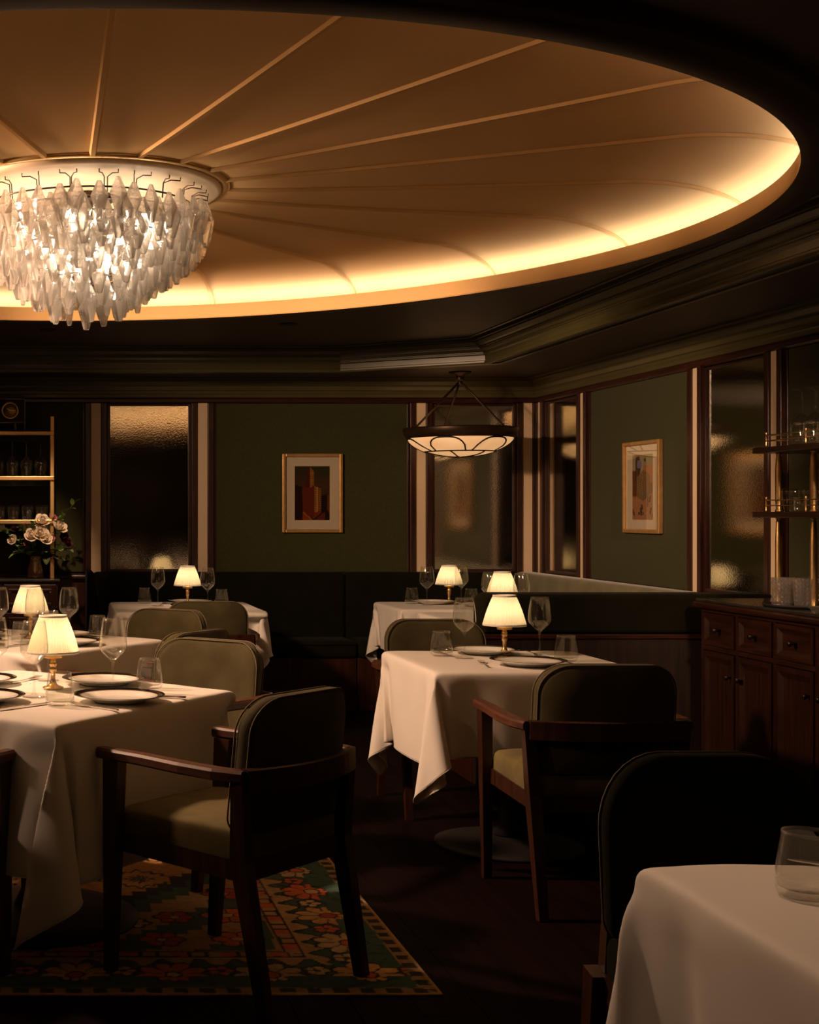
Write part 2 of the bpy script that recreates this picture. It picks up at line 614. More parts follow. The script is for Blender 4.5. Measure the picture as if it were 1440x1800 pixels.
# the dome: nearly flat plaster disc, coved down to the light ledge behind the lip
prof = [(0.0, 1.222), (0.5, 1.222)]
prof += [(0.5 + 1.56 * k / 10, 1.222 + 0.035 * (k / 10) ** 1.5) for k in range(1, 11)]
prof += [(2.06 + 0.45 * math.sin(t), 1.112 + 0.145 * math.cos(t)) for t in [R(x) for x in range(8, 91, 8)]] + [(2.51, 1.106)]
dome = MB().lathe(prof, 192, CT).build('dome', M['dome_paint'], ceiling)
# ribs
PROF_R = [p for p in prof if p[0] >= 0.5]
NR = 20
for k in range(NR):
    a = 2 * math.pi * k / NR
    mb = MB()
    pts = []
    for r, h in PROF_R:
        pts.append((r, h - 0.001))
    w, d = 0.013, 0.010
    c, s = math.cos(a), math.sin(a)
    vs, fs = [], []
    for i, (r, h) in enumerate(pts):
        r0, h0 = pts[max(i - 1, 0)]; r1, h1 = pts[min(i + 1, len(pts) - 1)]
        tx, tz = r1 - r0, h1 - h0
        l = math.hypot(tx, tz); nx, nz = tz / l, -tx / l     # points inward/down
        for off, hh in ((-w, 0), (-w * 0.55, d), (w * 0.55, d), (w, 0)):
            rr = r + nx * hh; zz = h + nz * hh
            vs.append((DX + rr * c - off * s, DY + rr * s + off * c, EYE + zz))
    for i in range(len(pts) - 1):
        for q in range(3):
            fs.append((i * 4 + q, i * 4 + q + 1, i * 4 + q + 5, i * 4 + q + 4))
    mb.add(vs, fs, False)
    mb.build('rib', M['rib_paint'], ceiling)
# medallion plate over the chandelier
MB().lathe([(0.0, 1.196), (0.485, 1.196), (0.495, 1.199), (0.505, 1.206), (0.505, 1.222)], 96, CT).build('medallion', M['strip_cream'], ceiling)
MB().lathe([(0.505, 1.2215), (0.505, 1.212), (0.528, 1.210), (0.536, 1.214), (0.536, 1.2215)], 96, CT).build('medallion_ring', M['brass_satin'], ceiling)
# lip: fascia that hides the light ledge, bead lines and flat ring
MB().lathe([(2.38, 1.052), (2.38, 1.121), (2.386, 1.125), (2.40, 1.125), (2.40, 1.052)], 192, CT).build('fascia', M['dome_paint'], ceiling)
MB().lathe([(2.40, 1.1055), (2.52, 1.1055), (2.52, 1.103)], 192, CT).build('ledge', M['dome_paint'], ceiling)
MB().lathe([(2.373, 1.050), (2.373, 1.056), (2.381, 1.056)], 192, CT).build('bead', M['rib_paint'], ceiling)
MB().lathe([(2.373, 1.050), (2.40, 1.046), (2.46, 1.049), (2.465, 1.056), (2.49, 1.058), (2.495, 1.066), (2.495, 1.101)], 192, CT).build('lip_ring', M['ceiling_paint'], ceiling)
# light strip on the ledge
strip = MB().lathe([(2.406, 1.107), (2.406, 1.113), (2.456, 1.113), (2.456, 1.107)], 192, CT).build('cove_light_strip', M['cove_strip'])
tag(strip, 'warm light strip hidden behind the lip of the round ceiling dome', 'light strip')

# octagonal cornice between the inner ceiling and the outer soffit
OX0, OX1, OY0, OY1, KX, KY = 2 * DX - 2.83, 2.83, 2 * DY - 9.36, 9.36, 0.81, 0.53
OCT = [(OX1, OY0 + KY), (OX1, OY1 - KY), (OX1 - KX, OY1), (OX0 + KX, OY1), (OX0, OY1 - KY), (OX0, OY0 + KY), (OX0 + KX, OY0), (OX1 - KX, OY0)]
CPROF = [(-0.03, 0.905), (0.0, 0.900), (0.012, 0.902), (0.016, 0.912), (0.016, 0.922), (0.010, 0.926), (0.012, 0.958), (0.020, 0.966), (0.020, 0.972),
         (0.028, 0.974), (0.028, 0.980), (0.040, 0.984), (0.052, 0.998), (0.052, 1.004), (0.062, 1.006), (0.062, 1.014), (0.075, 1.020), (0.094, 1.038), (0.094, 1.046), (0.104, 1.048), (0.104, 1.071)]
TN = [0]


def trim_name():
    TN[0] += 1
    return 'trim_%d' % TN[0]


seg_objs = []
for mb in sweep(OCT, [(d, EYE + h) for d, h in [(d, 0.940 + (h - 0.905) * (0.161 / 0.166)) for d, h in CPROF]], closed=True):
    o = mb.build(trim_name(), M['cornice_paint'])
    tag(o, kind='structure'); seg_objs.append(o)
for mb, o in zip(sweep(OCT, [(0.125, ZC + 0.001), (0.125, ZC - 0.006), (0.133, ZC - 0.009), (0.141, ZC - 0.006), (0.141, ZC + 0.001)], closed=True), seg_objs):
    mb.build('ceiling_bead', M['cornice_paint'], o)
for mb, o in zip(sweep(OCT, [(-0.10, ZS + 0.001), (-0.10, ZS - 0.008), (-0.112, ZS - 0.012), (-0.124, ZS - 0.008), (-0.124, ZS + 0.001)], closed=True), seg_objs):
    mb.build('soffit_bead', M['cornice_paint'], o)

# outer soffit
bm = bmesh.new()
loop1 = [bm.verts.new((x, y, ZS)) for x, y in [(XL, YR), (XW, YR), (XW, YW), (XL, YW)]]
loop2 = [bm.verts.new((x, y, ZS)) for x, y in OCT]
es = []
for lp in (loop1, loop2):
    for i in range(len(lp)):
        es.append(bm.edges.new((lp[i], lp[(i + 1) % len(lp)])))
bmesh.ops.triangle_fill(bm, edges=es, use_beauty=True)
ext = bmesh.ops.extrude_face_region(bm, geom=bm.faces[:])
for g in ext['geom']:
    if isinstance(g, bmesh.types.BMVert):
        g.co.z += 0.02
mb = MB(); mb.bm(bm)
sof = mb.build('ceiling_soffit', M['ceiling_paint'])
tag(sof, kind='structure')

# cornice where walls meet the soffit
WPROF = [(-0.002, ZPT + 0.03), (0.030, ZPT + 0.03), (0.034, ZPT + 0.045), (0.040, ZPT + 0.050), (0.040, ZPT + 0.062), (0.052, ZPT + 0.066), (0.062, ZPT + 0.082),
         (0.062, ZPT + 0.088), (0.074, ZPT + 0.092), (0.090, ZPT + 0.108), (0.100, ZPT + 0.112), (0.100, ZPT + 0.120), (0.130, ZPT + 0.122), (0.130, ZS + 0.001), (-0.002, ZS + 0.001)]
RECT = [(XL, YR), (XW, YR), (XW, YW), (XL, YW)]
WPROF = [(d, z if z > ZS else ZPT + 0.03 + (z - ZPT - 0.03) * 1.35) for d, z in WPROF]
for mb in sweep(RECT, WPROF, closed=True):
    tag(mb.build(trim_name(), M['cornice_paint']), kind='structure')
HPROF = [(-0.002, ZPT - 0.012), (0.026, ZPT - 0.012), (0.034, ZPT - 0.002), (0.034, ZPT + 0.016), (0.026, ZPT + 0.031), (-0.002, ZPT + 0.031)]
for mb, mm in zip(sweep(RECT, HPROF, closed=True), ('mahogany_h', 'mahogany_y', 'mahogany_h', 'mahogany_y')):
    tag(mb.build(trim_name(), M[mm]), kind='structure')

# walls
wall_back = MB().box(XL - 0.1, XW + 0.1, YW, YW + 0.15, -0.1, ZS + 0.05).build('wall_back', M['wall_dark'])
wall_right = MB().box(XW, XW + 0.15, YR - 0.1, YW, -0.1, ZS + 0.05).build('wall_right', M['wall_dark'])
wall_left = MB().box(XL - 0.15, XL, YR - 0.1, YW, -0.1, ZS + 0.05).build('wall_left', M['wall_dark'])
wall_front = MB().box(XL, XW, YR - 0.15, YR, -0.1, ZS + 0.05).build('wall_front', M['wall_dark'])
for w in (wall_back, wall_right, wall_left, wall_front):
    tag(w, kind='structure')
ZP0 = 0.90


def wall_piece(wall, name, a, b, z0, z1, d, mat, bev=0.004):
    """piece on a wall from a to b along the wall, standing d proud of it"""
    mb = MB()
    if wall is wall_back:
        mb.box(a, b, YW - d, YW + 0.002, z0, z1, bev)
    elif wall is wall_right:
        mb.box(XW - d, XW + 0.002, a, b, z0, z1, bev)
    elif wall is wall_left:
        mb.box(XL - 0.002, XL + d, a, b, z0, z1, bev)
    else:
        mb.box(a, b, YR - 0.002, YR + d, z0, z1, bev)
    return mb.build(name, mat, wall)


def strip_at(wall, c):
    wall_piece(wall, 'pilaster_strip', c - 0.036, c + 0.036, ZP0, ZPT - 0.010, 0.030, M['strip_cream'])
    for s in (-1, 1):
        x = c + s * 0.058
        wall_piece(wall, 'stile', x - 0.021, x + 0.021, ZP0, ZPT - 0.010, 0.042, M['mahogany'])


def panel(wall, a, b):
    wall_piece(wall, 'fabric_panel', a, b, ZP0 + 0.02, ZPT - 0.014, 0.012, M['fabric_green'], 0.003)
    for c in (a + 0.009, b - 0.009):
        wall_piece(wall, 'panel_bead', c - 0.009, c + 0.009, ZP0 + 0.02, ZPT - 0.014, 0.020, M['mahogany'], 0.004)


for c in (0.402, 1.165, 2.727, 3.49, -1.16, -1.92):
    strip_at(wall_back, c)
panel(wall_back, -1.08, 0.322); panel(wall_back, 1.245, 2.647); panel(wall_back, -3.1, -2.0)
for c in (9.90, 9.12, 7.545, 6.735, 4.30, 3.52):
    strip_at(wall_right, c)
panel(wall_right, 7.625, 9.04); panel(wall_right, 4.38, 6.655); panel(wall_right, -0.9, 3.44)
for wall, a_, b_, n_ in ((wall_left, YR, YW, 8), (wall_front, XL, XW, 5)):      # plain dark boards on the walls out of the picture
    for k in range(n_):
        u0 = a_ + 0.06 + (b_ - a_ - 0.12) * k / n_; u1 = a_ + 0.06 + (b_ - a_ - 0.12) * (k + 1) / n_
        wall_piece(wall, 'wood_panel', u0 + 0.03, u1 - 0.03, ZP0 + 0.04, ZPT - 0.03, 0.02, M['mahogany'], 0.006)


def wall_mirror(wall, a, b, label):
    z0, z1 = ZP0 + 0.02, ZPT - 0.018
    t = thing('wall_mirror', label, 'mirror', ((a + b) / 2, YW, z0) if wall is wall_back else (XW, (a + b) / 2, z0), group='tall mirrors between the cream strips')
    w = (b - a) / 2
    h = z1 - z0
    def bx(u0, u1, d0, d1, q0, q1, bev=0.0):
        if wall is wall_back:
            return MB().box(u0, u1, -d1, -d0, q0, q1, bev)
        return MB().box(-d1, -d0, u0, u1, q0, q1, bev)
    bx(-w, w, 0.0005, 0.012, 0, h).build('mirror_glass', M['mirror_antique'], t)
    for u0, u1, q0, q1 in ((-w, -w + 0.022, 0, h), (w - 0.022, w, 0, h), (-w + 0.022, w - 0.022, h - 0.014, h), (-w + 0.022, w - 0.022, 0, 0.022)):
        bx(u0, u1, 0.0005, 0.026, q0, q1, 0.004).build('frame', M['mahogany'], t)
    return t


wall_mirror(wall_back, 0.482, 1.085, 'tall narrow antiqued mirror behind the leftmost wall table, dome glow at its top')
wall_mirror(wall_back, 2.807, 3.41, 'tall mirror in the room corner behind the pendant bowl lamp')
wall_mirror(wall_right, 9.20, 9.82, 'tall dark mirror on the side wall nearest the room corner')
wall_mirror(wall_right, 6.815, 7.465, 'tall dark mirror on the side wall between the green panel and the glass shelves')
# dado below the panels
for wall, a, b in ((wall_back, XL, XW), (wall_right, YR, YW), (wall_left, YR, YW), (wall_front, XL, XW)):
    wall_piece(wall, 'dado', a + 0.002, b - 0.002, 0.12, ZP0 - 0.03, 0.015, M['mahogany'], 0.0)
    wall_piece(wall, 'dado_cap', a + 0.002, b - 0.002, ZP0 - 0.03, ZP0, 0.045, M['mahogany_h'] if wall in (wall_back, wall_front) else M['mahogany_y'], 0.008)
    o = wall_piece(wall, 'skirting', a + 0.002, b - 0.002, 0.0, 0.12, 0.022, M['mahogany_h'] if wall in (wall_back, wall_front) else M['mahogany_y'], 0.006)

# recessed downlights in the flat ceiling
def downlight(x, y, label, target=None, watts=0.0, ang=30, col=WARM):
    t = thing('downlight', label, 'downlight', (x, y, ZC), group='small recessed downlights in the flat ceiling')
    MB().lathe([(0.030, -0.002), (0.030, 0.0), (0.052, 0.0), (0.054, -0.003), (0.050, -0.006), (0.032, -0.004), (0.030, -0.002)], 24).build('trim_ring', M['iron_dark'], t)
    MB().lathe([(0.0, -0.001), (0.030, -0.001)], 24).build('lens', M['iron_dark'], t)
    if target is not None:
        d = (Vector(target) - Vector((x, y, ZC))).normalized()
        ld = bpy.data.lights.new('downlight_beam', 'SPOT')
        ld.energy = watts; ld.color = col; ld.spot_size = R(ang); ld.spot_blend = 0.9; ld.shadow_soft_size = 0.025
        lo = bpy.data.objects.new('downlight_beam', ld)
        link(lo, t)
        lo.location = (0, 0, -0.02)
        lo.rotation_euler = d.to_track_quat('-Z', 'Y').to_euler()
    return t


downlight(0.05, 8.42, 'small recessed downlight in the dark ceiling below the crystal chandelier', (-0.16, 9.6, 1.18), SPOT * 0.28, 40)
downlight(1.45, 8.15, 'added downlight in the flat ceiling above the leftmost wall table', (0.95, 8.85, 0.75), SPOT * 0.10, 34)  # added fitting, put in to brighten the leftmost wall table
downlight(0.45, 2.55, 'added unseen downlight near the camera, out of the frame above the nearest tables', (1.35, 1.95, 0.75), SPOT * 0.09, 56)  # added unseen fitting that lights the nearest right-hand table


def added_spot(x, y, z, target, watts, label, ang=70, blend=0.8, col=WARM):  # added unseen light with a modelled housing, put in to brighten the room
    t = thing('added_spotlight', label, 'spotlight', (x, y, z), group='added spotlights outside the frame')
    MB().lathe([(0.0, 0.0), (0.05, 0.0), (0.05, -0.02), (0.0, -0.02)], 20).build('base', M['iron_dark'], t)
    d = (Vector(target) - Vector((x, y, z - 0.09))).normalized()
    c = Vector((0, 0, -0.09))
    MB().tube([Vector((0, 0, -0.02)), c], 0.008).build('stem', M['iron_dark'], t)
    MB().tube([c - d * 0.06, c + d * 0.05], 0.04, 16, caps=False).build('can', M['iron_dark'], t)
    ld = bpy.data.lights.new('added_spot_beam', 'SPOT')
    ld.energy = watts; ld.color = col; ld.spot_size = R(ang); ld.spot_blend = blend; ld.shadow_soft_size = 0.10
    lo = bpy.data.objects.new('added_spot_beam', ld)
    link(lo, t)
    lo.location = c + d * 0.055
    lo.rotation_euler = d.to_track_quat('-Z', 'Y').to_euler()
    return t

# ================================================================ FURNITURE
# ---- banquettes
def soft_box(x0, x1, y0, y1, z0, z1, bev, puff=0.0, M_=None):
    mb = MB()
    mb.box(x0, x1, y0, y1, z0, z1, bev, 4, M_)
    return mb


def banquette_run(name, label, x0, x1, group):
    """against the back wall, facing the camera"""
    t = thing(name, label, 'banquette', ((x0 + x1) / 2, YW, 0), group=group)
    w = (x1 - x0) / 2 - 0.003
    soft_box(-w, w, -0.20, -0.05, 0.44, 0.925, 0.035).build('backrest', M['velvet_dark'], t)
    soft_box(-w, w, -0.58, -0.205, 0.36, 0.475, 0.035).build('seat', M['velvet_dark'], t)
    MB().box(-w, w, -0.54, -0.06, 0.0, 0.36, 0.004).build('base', M['mahogany'], t)
    MB().tube([(-w + 0.03, -0.580, 0.452), (w - 0.03, -0.580, 0.452)], 0.006).build('piping', M['velvet_dark'], t)
    return t


banquette_run('banquette', 'long dark green banquette along the back wall left of its vertical seam', 0.37, 2.155, 'banquettes along the walls')
banquette_run('banquette', 'dark green banquette section at the back wall, running into the room corner', 2.155, 3.36, 'banquettes along the walls')
# end panel at the left end of the back banquette
t = thing('banquette_end', 'dark upholstered end panel of the back banquette beside the sideboard', 'banquette end', (0.345, YW - 0.38, 0))
soft_box(-0.022, 0.022, -0.33, 0.33, 0.10, 0.945, 0.015).build('pad', M['velvet_dark'], t)
MB().box(-0.018, 0.018, -0.31, 0.31, 0.0, 0.10).build('foot', M['mahogany'], t)
# right-hand wall banquette
t = thing('banquette', 'green banquette with lamplight painted into its backrest, along the side wall under the framed picture', 'banquette', (XW, 8.5, 0), group='banquettes along the walls')
soft_box(-0.20, -0.05, -1.42, 1.42, 0.44, 0.925, 0.035).build('backrest', M['velvet_lit'], t)
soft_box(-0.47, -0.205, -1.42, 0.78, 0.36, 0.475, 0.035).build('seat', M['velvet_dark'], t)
MB().box(-0.43, -0.06, -1.42, 0.78, 0.0, 0.36, 0.004).build('base', M['mahogany'], t)
# free-standing divider banquette, seen from behind
t = thing('banquette', 'black free-standing banquette divider turned away, between the corner tables and sideboard', 'banquette', (2.86, 6.84, 0), group='banquettes along the walls')
pts = []
w, zt, rr = 0.705, 0.952, 0.05
pts = [(-w, 0.76), (w, 0.76), (w, zt)]
pts += [(-w + rr - rr * math.sin(a), zt - rr + rr * math.cos(a)) for a in [R(k * 15) for k in range(7)]]
Mx = Matrix.Rotation(R(90), 4, 'X')
mb = MB().poly([(p[0], p[1]) for p in pts], -0.10, 0.085, Mx)
o = mb.build('backrest', M['velvet_dark'], t)
bv = o.modifiers.new('round', 'BEVEL'); bv.width = 0.018; bv.segments = 3; bv.limit_method = 'ANGLE'
MB().box(-w, w, -0.085, 0.10, 0.0, 0.757, 0.004).build('back_panel', M['table_wood'], t)
MB().box(-w, w, -0.093, -0.085, 0.735, 0.757, 0.003).build('rail', M['mahogany_h'], t)
soft_box(-w, w - 0.66, 0.105, 0.50, 0.36, 0.475, 0.035).build('seat', M['velvet_dark'], t)
MB().box(-w, w - 0.66, 0.105, 0.46, 0.0, 0.36).build('base', M['mahogany'], t)


# ---- chairs
def chair_proto(name='armchair', rad=0.10, arms=True, cover='velvet'):
    t = thing(name, 'x', 'chair')
    # front legs reach the arms; rear legs rake back
    for s in (-1, 1):
        zl = 0.625 if arms else 0.41
        MB().bar((s * (0.245 if arms else 0.205), 0.245, 0.0), (s * (0.262 if arms else 0.195), 0.215, zl), 0.030, 0.032, 0.040, 0.058).build('leg', M['chair_wood'], t)
        mb = MB()
        mb.bar((s * 0.235, -0.300, 0.0), (s * 0.240, -0.225, 0.40), 0.032, 0.034, 0.040, 0.052)
        if arms:
            mb.bar((s * 0.240, -0.225, 0.40), (s * 0.262, -0.235, 0.640), 0.040, 0.052, 0.034, 0.036)
        else:
            mb.bar((s * 0.215, -0.225, 0.36), (s * 0.18, -0.285, 0.60), 0.040, 0.040, 0.030, 0.030)
        mb.build('leg', M['chair_wood'], t)
    # armrests: flat, widening towards the back
    for s in (-1, 1) if arms else ():
        path = [(0.272, 0.262, 0.040), (0.276, 0.10, 0.050), (0.284, -0.06, 0.058), (0.282, -0.17, 0.056), (0.262, -0.250, 0.046)]
        vs, fs = [], []
        for i, (x, y, w) in enumerate(path):
            a = path[max(i - 1, 0)]; b = path[min(i + 1, len(path) - 1)]
            tx, ty = b[0] - a[0], b[1] - a[1]
            l = math.hypot(tx, ty); nx, ny = -ty / l, tx / l
            z1 = 0.658 - 0.012 * max(0, (0.1 - y)) / 0.35 * 0.5
            z0 = z1 - 0.032
            for k, zz in ((-0.5, z0 + 0.006), (-0.35, z0), (0.35, z0), (0.5, z0 + 0.006), (0.5, z1 - 0.007), (0.35, z1), (-0.35, z1), (-0.5, z1 - 0.007)):
                vs.append((s * (x + nx * w * k), y + ny * w * k, zz))
        for i in range(len(path) - 1):
            for k in range(8):
                fs.append((i * 8 + k, i * 8 + (k + 1) % 8, (i + 1) * 8 + (k + 1) % 8, (i + 1) * 8 + k))
        fs += [tuple(range(8)), tuple(reversed(range((len(path) - 1) * 8, len(path) * 8)))]
        MB().add(vs, fs).build('armrest', M['arm_wood'], t)
    # back rail
    vs, fs = [], []
    nn = 14
    for i in range(nn + 1):
        u = -1 + 2 * i / nn
        x = 0.262 * u
        y = -0.250 - 0.050 * (1 - u * u)
        nx, ny = 0.0, 1.0
        for dy, zz in ((-0.013, 0.592), (0.013, 0.592), (0.013, 0.652), (0.009, 0.656), (-0.009, 0.656), (-0.013, 0.652)):
            vs.append((x, y + dy, zz))
    for i in range(nn):
        for k in range(6):
            fs.append((i * 6 + k, i * 6 + (k + 1) % 6, (i + 1) * 6 + (k + 1) % 6, (i + 1) * 6 + k))
    fs += [tuple(range(6)), tuple(reversed(range(nn * 6, (nn + 1) * 6)))]
    if arms:
        MB().add(vs, fs).build('back_rail', M['chair_wood'], t)
    # seat frame and cushion
    for s in (-1, 1):
        MB().bar((s * 0.232, 0.215, 0.385), (s * 0.225, -0.215, 0.370), 0.024, 0.055).build('seat_rail', M['chair_wood'], t)
    MB().bar((-0.22, 0.235, 0.388), (0.22, 0.235, 0.388), 0.055, 0.024, side=(0, 0, 1)).build('seat_rail', M['chair_wood'], t)
    MB().bar((-0.22, -0.225, 0.372), (0.22, -0.225, 0.372), 0.055, 0.024, side=(0, 0, 1)).build('seat_rail', M['chair_wood'], t)
    # cushion with softly crowned top
    def rr_outline(w, h, r, n=6):
        out = []
        for cx, cyy, a0 in ((w - r, h - r, 0), (-w + r, h - r, 90), (-w + r, -h + r, 180), (w - r, -h + r, 270)):
            for k in range(n + 1):
                a = R(a0 + 90 * k / n)
                out.append((cx + r * math.cos(a), cyy + r * math.sin(a)))
        return out
    ol = rr_outline(0.236, 0.235, 0.05)
    ko = len(ol)
    vs, fs = [], []
    lev = [(0.97, 0.392), (1.0, 0.402), (1.0, 0.455), (0.985, 0.470), (0.94, 0.480), (0.75, 0.488), (0.4, 0.492)]
    for sc_, z in lev:
        for x, y in ol:
            vs.append((x * sc_, y * sc_ + 0.005, z))
    for i in range(len(lev) - 1):
        for k in range(ko):
            fs.append((i * ko + k, i * ko + (k + 1) % ko, (i + 1) * ko + (k + 1) % ko, (i + 1) * ko + k))
    fs += [tuple(reversed(range(ko))), tuple((len(lev) - 1) * ko + k for k in range(ko))]
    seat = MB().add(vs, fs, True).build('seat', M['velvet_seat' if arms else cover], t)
    # upholstered back: rounded panel, slightly curved in plan and raked
    W, H = 0.232, 0.190
    def outline(sc_):
        out = []
        rb, rt = 0.05, rad
        for cx, cz, a0, r in ((W - rt, H - rt, 0, rt), (-W + rt, H - rt, 90, rt), (-W + rb, -H + rb, 180, rb), (W - rb, -H + rb, 270, rb)):
            for k in range(9):
                a = R(a0 + 90 * k / 8)
                out.append((cx + r * math.cos(a), cz + r * math.sin(a)))
        return [((abs(x) - (1 - sc_)) * (1 if x > 0 else -1) if abs(x) > 0.02 else x, z - (1 - sc_) * (1 if z > 0 else -1)) for x, z in out]
    def place(x, z, d):
        y = -0.190 - 0.11 * (z + 0.19) - 0.045 * (1 - (x / W) ** 2) + d
        return (x, y, 0.652 + z)
    vs, fs = [], []
    layers = [(0.93, -0.031), (0.985, -0.029), (0.996, -0.022), (1.0, -0.010), (1.0, 0.012), (0.994, 0.024), (0.98, 0.031), (0.93, 0.035)]
    OL = [outline(a) for a, d in layers]
    ko = len(OL[0])
    for (a, d), ol in zip(layers, OL):
        for x, z in ol:
            vs.append(place(x, z, d))
    for i in range(len(layers) - 1):
        for k in range(ko):
            fs.append((i * ko + k, i * ko + (k + 1) % ko, (i + 1) * ko + (k + 1) % ko, (i + 1) * ko + k))
    # caps as grids of strips towards the centre line
    def cap(layer, flip):
        base = layer * ko
        ol = OL[layer]
        d = layers[layer][1]
        # inner rings scaled to the centre
        prev = list(range(base, base + ko))
        for q in (0.75, 0.5, 0.25):
            st = len(vs)
            for x, z in ol:
                vs.append(place(x * q, z * q, d + (0.004 if flip else -0.002) * (1 - q)))
            cur = list(range(st, st + ko))
            for k in range(ko):
                f = (prev[k], prev[(k + 1) % ko], cur[(k + 1) % ko], cur[k])
                fs.append(f if flip else tuple(reversed(f)))
            prev = cur
        st = len(vs)
        vs.append(place(0, 0, d))
        for k in range(ko):
            f = (prev[k], prev[(k + 1) % ko], st)
            fs.append(f if flip else tuple(reversed(f)))
    cap(0, False); cap(len(layers) - 1, True)
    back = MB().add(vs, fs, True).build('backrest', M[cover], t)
    ring = [place(x, z, 0.026) for x, z in outline(0.999)]
    if arms:
        MB().tube(ring, 0.0026, 6, closed=True).build('piping', M['piping'], back)
    ring = [place(x, z, -0.024) for x, z in outline(0.999)]
    MB().tube(ring, 0.0026, 6, closed=True).build('piping', M['piping'], back)
    return t


CH_GROUP = 'wooden armchairs with olive velvet'
proto = chair_proto()
proto_round = chair_proto('side_chair', 0.15, False, 'velvet_dark')  # this chair stands unlit; its shade is put into the velvet colour
used = {}


def place_chair(x, y, heading, label, p=None):
    p = p or proto
    if id(p) not in used:
        used[id(p)] = 1
        o = p
    else:
        o = copy_tree(p)
    o.location = (x, y, 0.0065 if abs(x) < 0.9 and 4.0 <= y < 7.3 else 0.0)
    o.rotation_euler = (0, 0, R(heading - 90))
    tag(o, label, 'chair', CH_GROUP if p is proto else None)
    return o


place_chair(0.555, 4.085, 135, 'dark wood armchair with olive velvet seat, nearest on the rug, back turned')
place_chair(-0.45, 4.015, 51, 'armchair cut off by the left edge, only its arm and front leg showing')
place_chair(0.52, 5.28, 231, 'olive velvet armchair facing the camera behind the nearest lamp table')
place_chair(0.485, 6.065, 138, 'dark armchair turned away behind the nearest table, only its back top showing')
place_chair(0.51, 6.99, 231, 'pale olive armchair just in front of the leftmost wall table')
place_chair(0.955, 8.18, 90, 'armchair at the leftmost wall table, backrest and horizontal back rail toward the camera')
place_chair(1.895, 4.90, 90, 'dark armchair at the middle table seen squarely from behind, left arm lit')
place_chair(1.86, 6.34, 270, 'dark velvet armchair at the far side of the middle table, facing the camera')
place_chair(1.395, 2.66, 270, 'rounded chair back, shade put into its velvet, rising behind the nearest right-hand table', proto_round)


# ---- tables and cloths
CN = 40


def drape(a, L, off, frames):
    """let a square of linen fall over a table top of half-width a; returns its grid of points at rest"""
    S = a + L
    tb = MB().box(-a, a, -a, a, -0.04, 0.0, 0.012, 3).build('drape_form', None)
    tb.modifiers.new('hit', 'COLLISION')
    tb.collision.thickness_outer = 0.002
    tb.collision.cloth_friction = 30
    def lines(o):      # grid lines: close together where the cloth turns over the table edge
        return np.concatenate([np.linspace(-S + o, -(a + 0.010), 13), [-(a - 0.004)], np.linspace(-(a - 0.04), a - 0.04, 12), [a - 0.004], np.linspace(a + 0.010, S + o, 13)])
    xs, ys = lines(off[0]), lines(off[1])
    vs = [(x, y, 0.006) for y in ys for x in xs]
    fs = [(j * CN + i, j * CN + i + 1, (j + 1) * CN + i + 1, (j + 1) * CN + i) for j in range(CN - 1) for i in range(CN - 1)]
    me = bpy.data.meshes.new('drape_sheet'); me.from_pydata(vs, [], fs)
    c = bpy.data.objects.new('drape_sheet', me); link(c)
    m = c.modifiers.new('cloth', 'CLOTH'); s = m.settings
    s.quality = 5; s.mass = 0.35; s.air_damping = 3.0
    s.tension_stiffness = 25; s.compression_stiffness = 25; s.shear_stiffness = 8; s.bending_stiffness = 0.12
    s.tension_damping = 10; s.compression_damping = 10; s.bending_damping = 0.3
    vg = c.vertex_groups.new(name='pin')
    vg.add([k for k, v in enumerate(vs) if abs(v[0]) < a * 0.9 and abs(v[1]) < a * 0.9], 1, 'REPLACE')
    s.vertex_group_mass = 'pin'
    cs = m.collision_settings
    cs.distance_min = 0.004; cs.use_self_collision = True; cs.self_distance_min = 0.004; cs.collision_quality = 2
    m.point_cache.frame_end = frames
    sc.frame_end = frames
    for f in range(1, frames + 1):
        sc.frame_set(f)
    ev = c.evaluated_get(bpy.context.evaluated_depsgraph_get())
    em = ev.to_mesh()
    co = np.zeros(len(em.vertices) * 3, np.float32); em.vertices.foreach_get('co', co)
    ev.to_mesh_clear()
    for o in (tb, c):
        d = o.data
        bpy.data.objects.remove(o); bpy.data.meshes.remove(d)
    co = co.reshape(CN, CN, 3).astype(float)
    k = (np.abs(co[..., 0]) < a * 0.97) & (np.abs(co[..., 1]) < a * 0.97) & (co[..., 2] > -0.03)
    co[..., 2][k] = np.clip(co[..., 2][k], 0.0055, 0.0075)
    return co


hidden = [o for o in COL.objects]
for o in hidden:      # keep the rest of the room out of the way while the cloth falls
    COL.objects.unlink(o)
DRAPE = {'A': drape(0.5, 0.5, (0.012, -0.008), 240), 'C': drape(0.41, 0.35, (-0.03, 0.03), 240)}
sc.frame_set(1)
for o in hidden:
    COL.objects.link(o)


CL_GROUP = 'white linen tablecloths'
TB_GROUP = 'pedestal dining tables under white cloths'


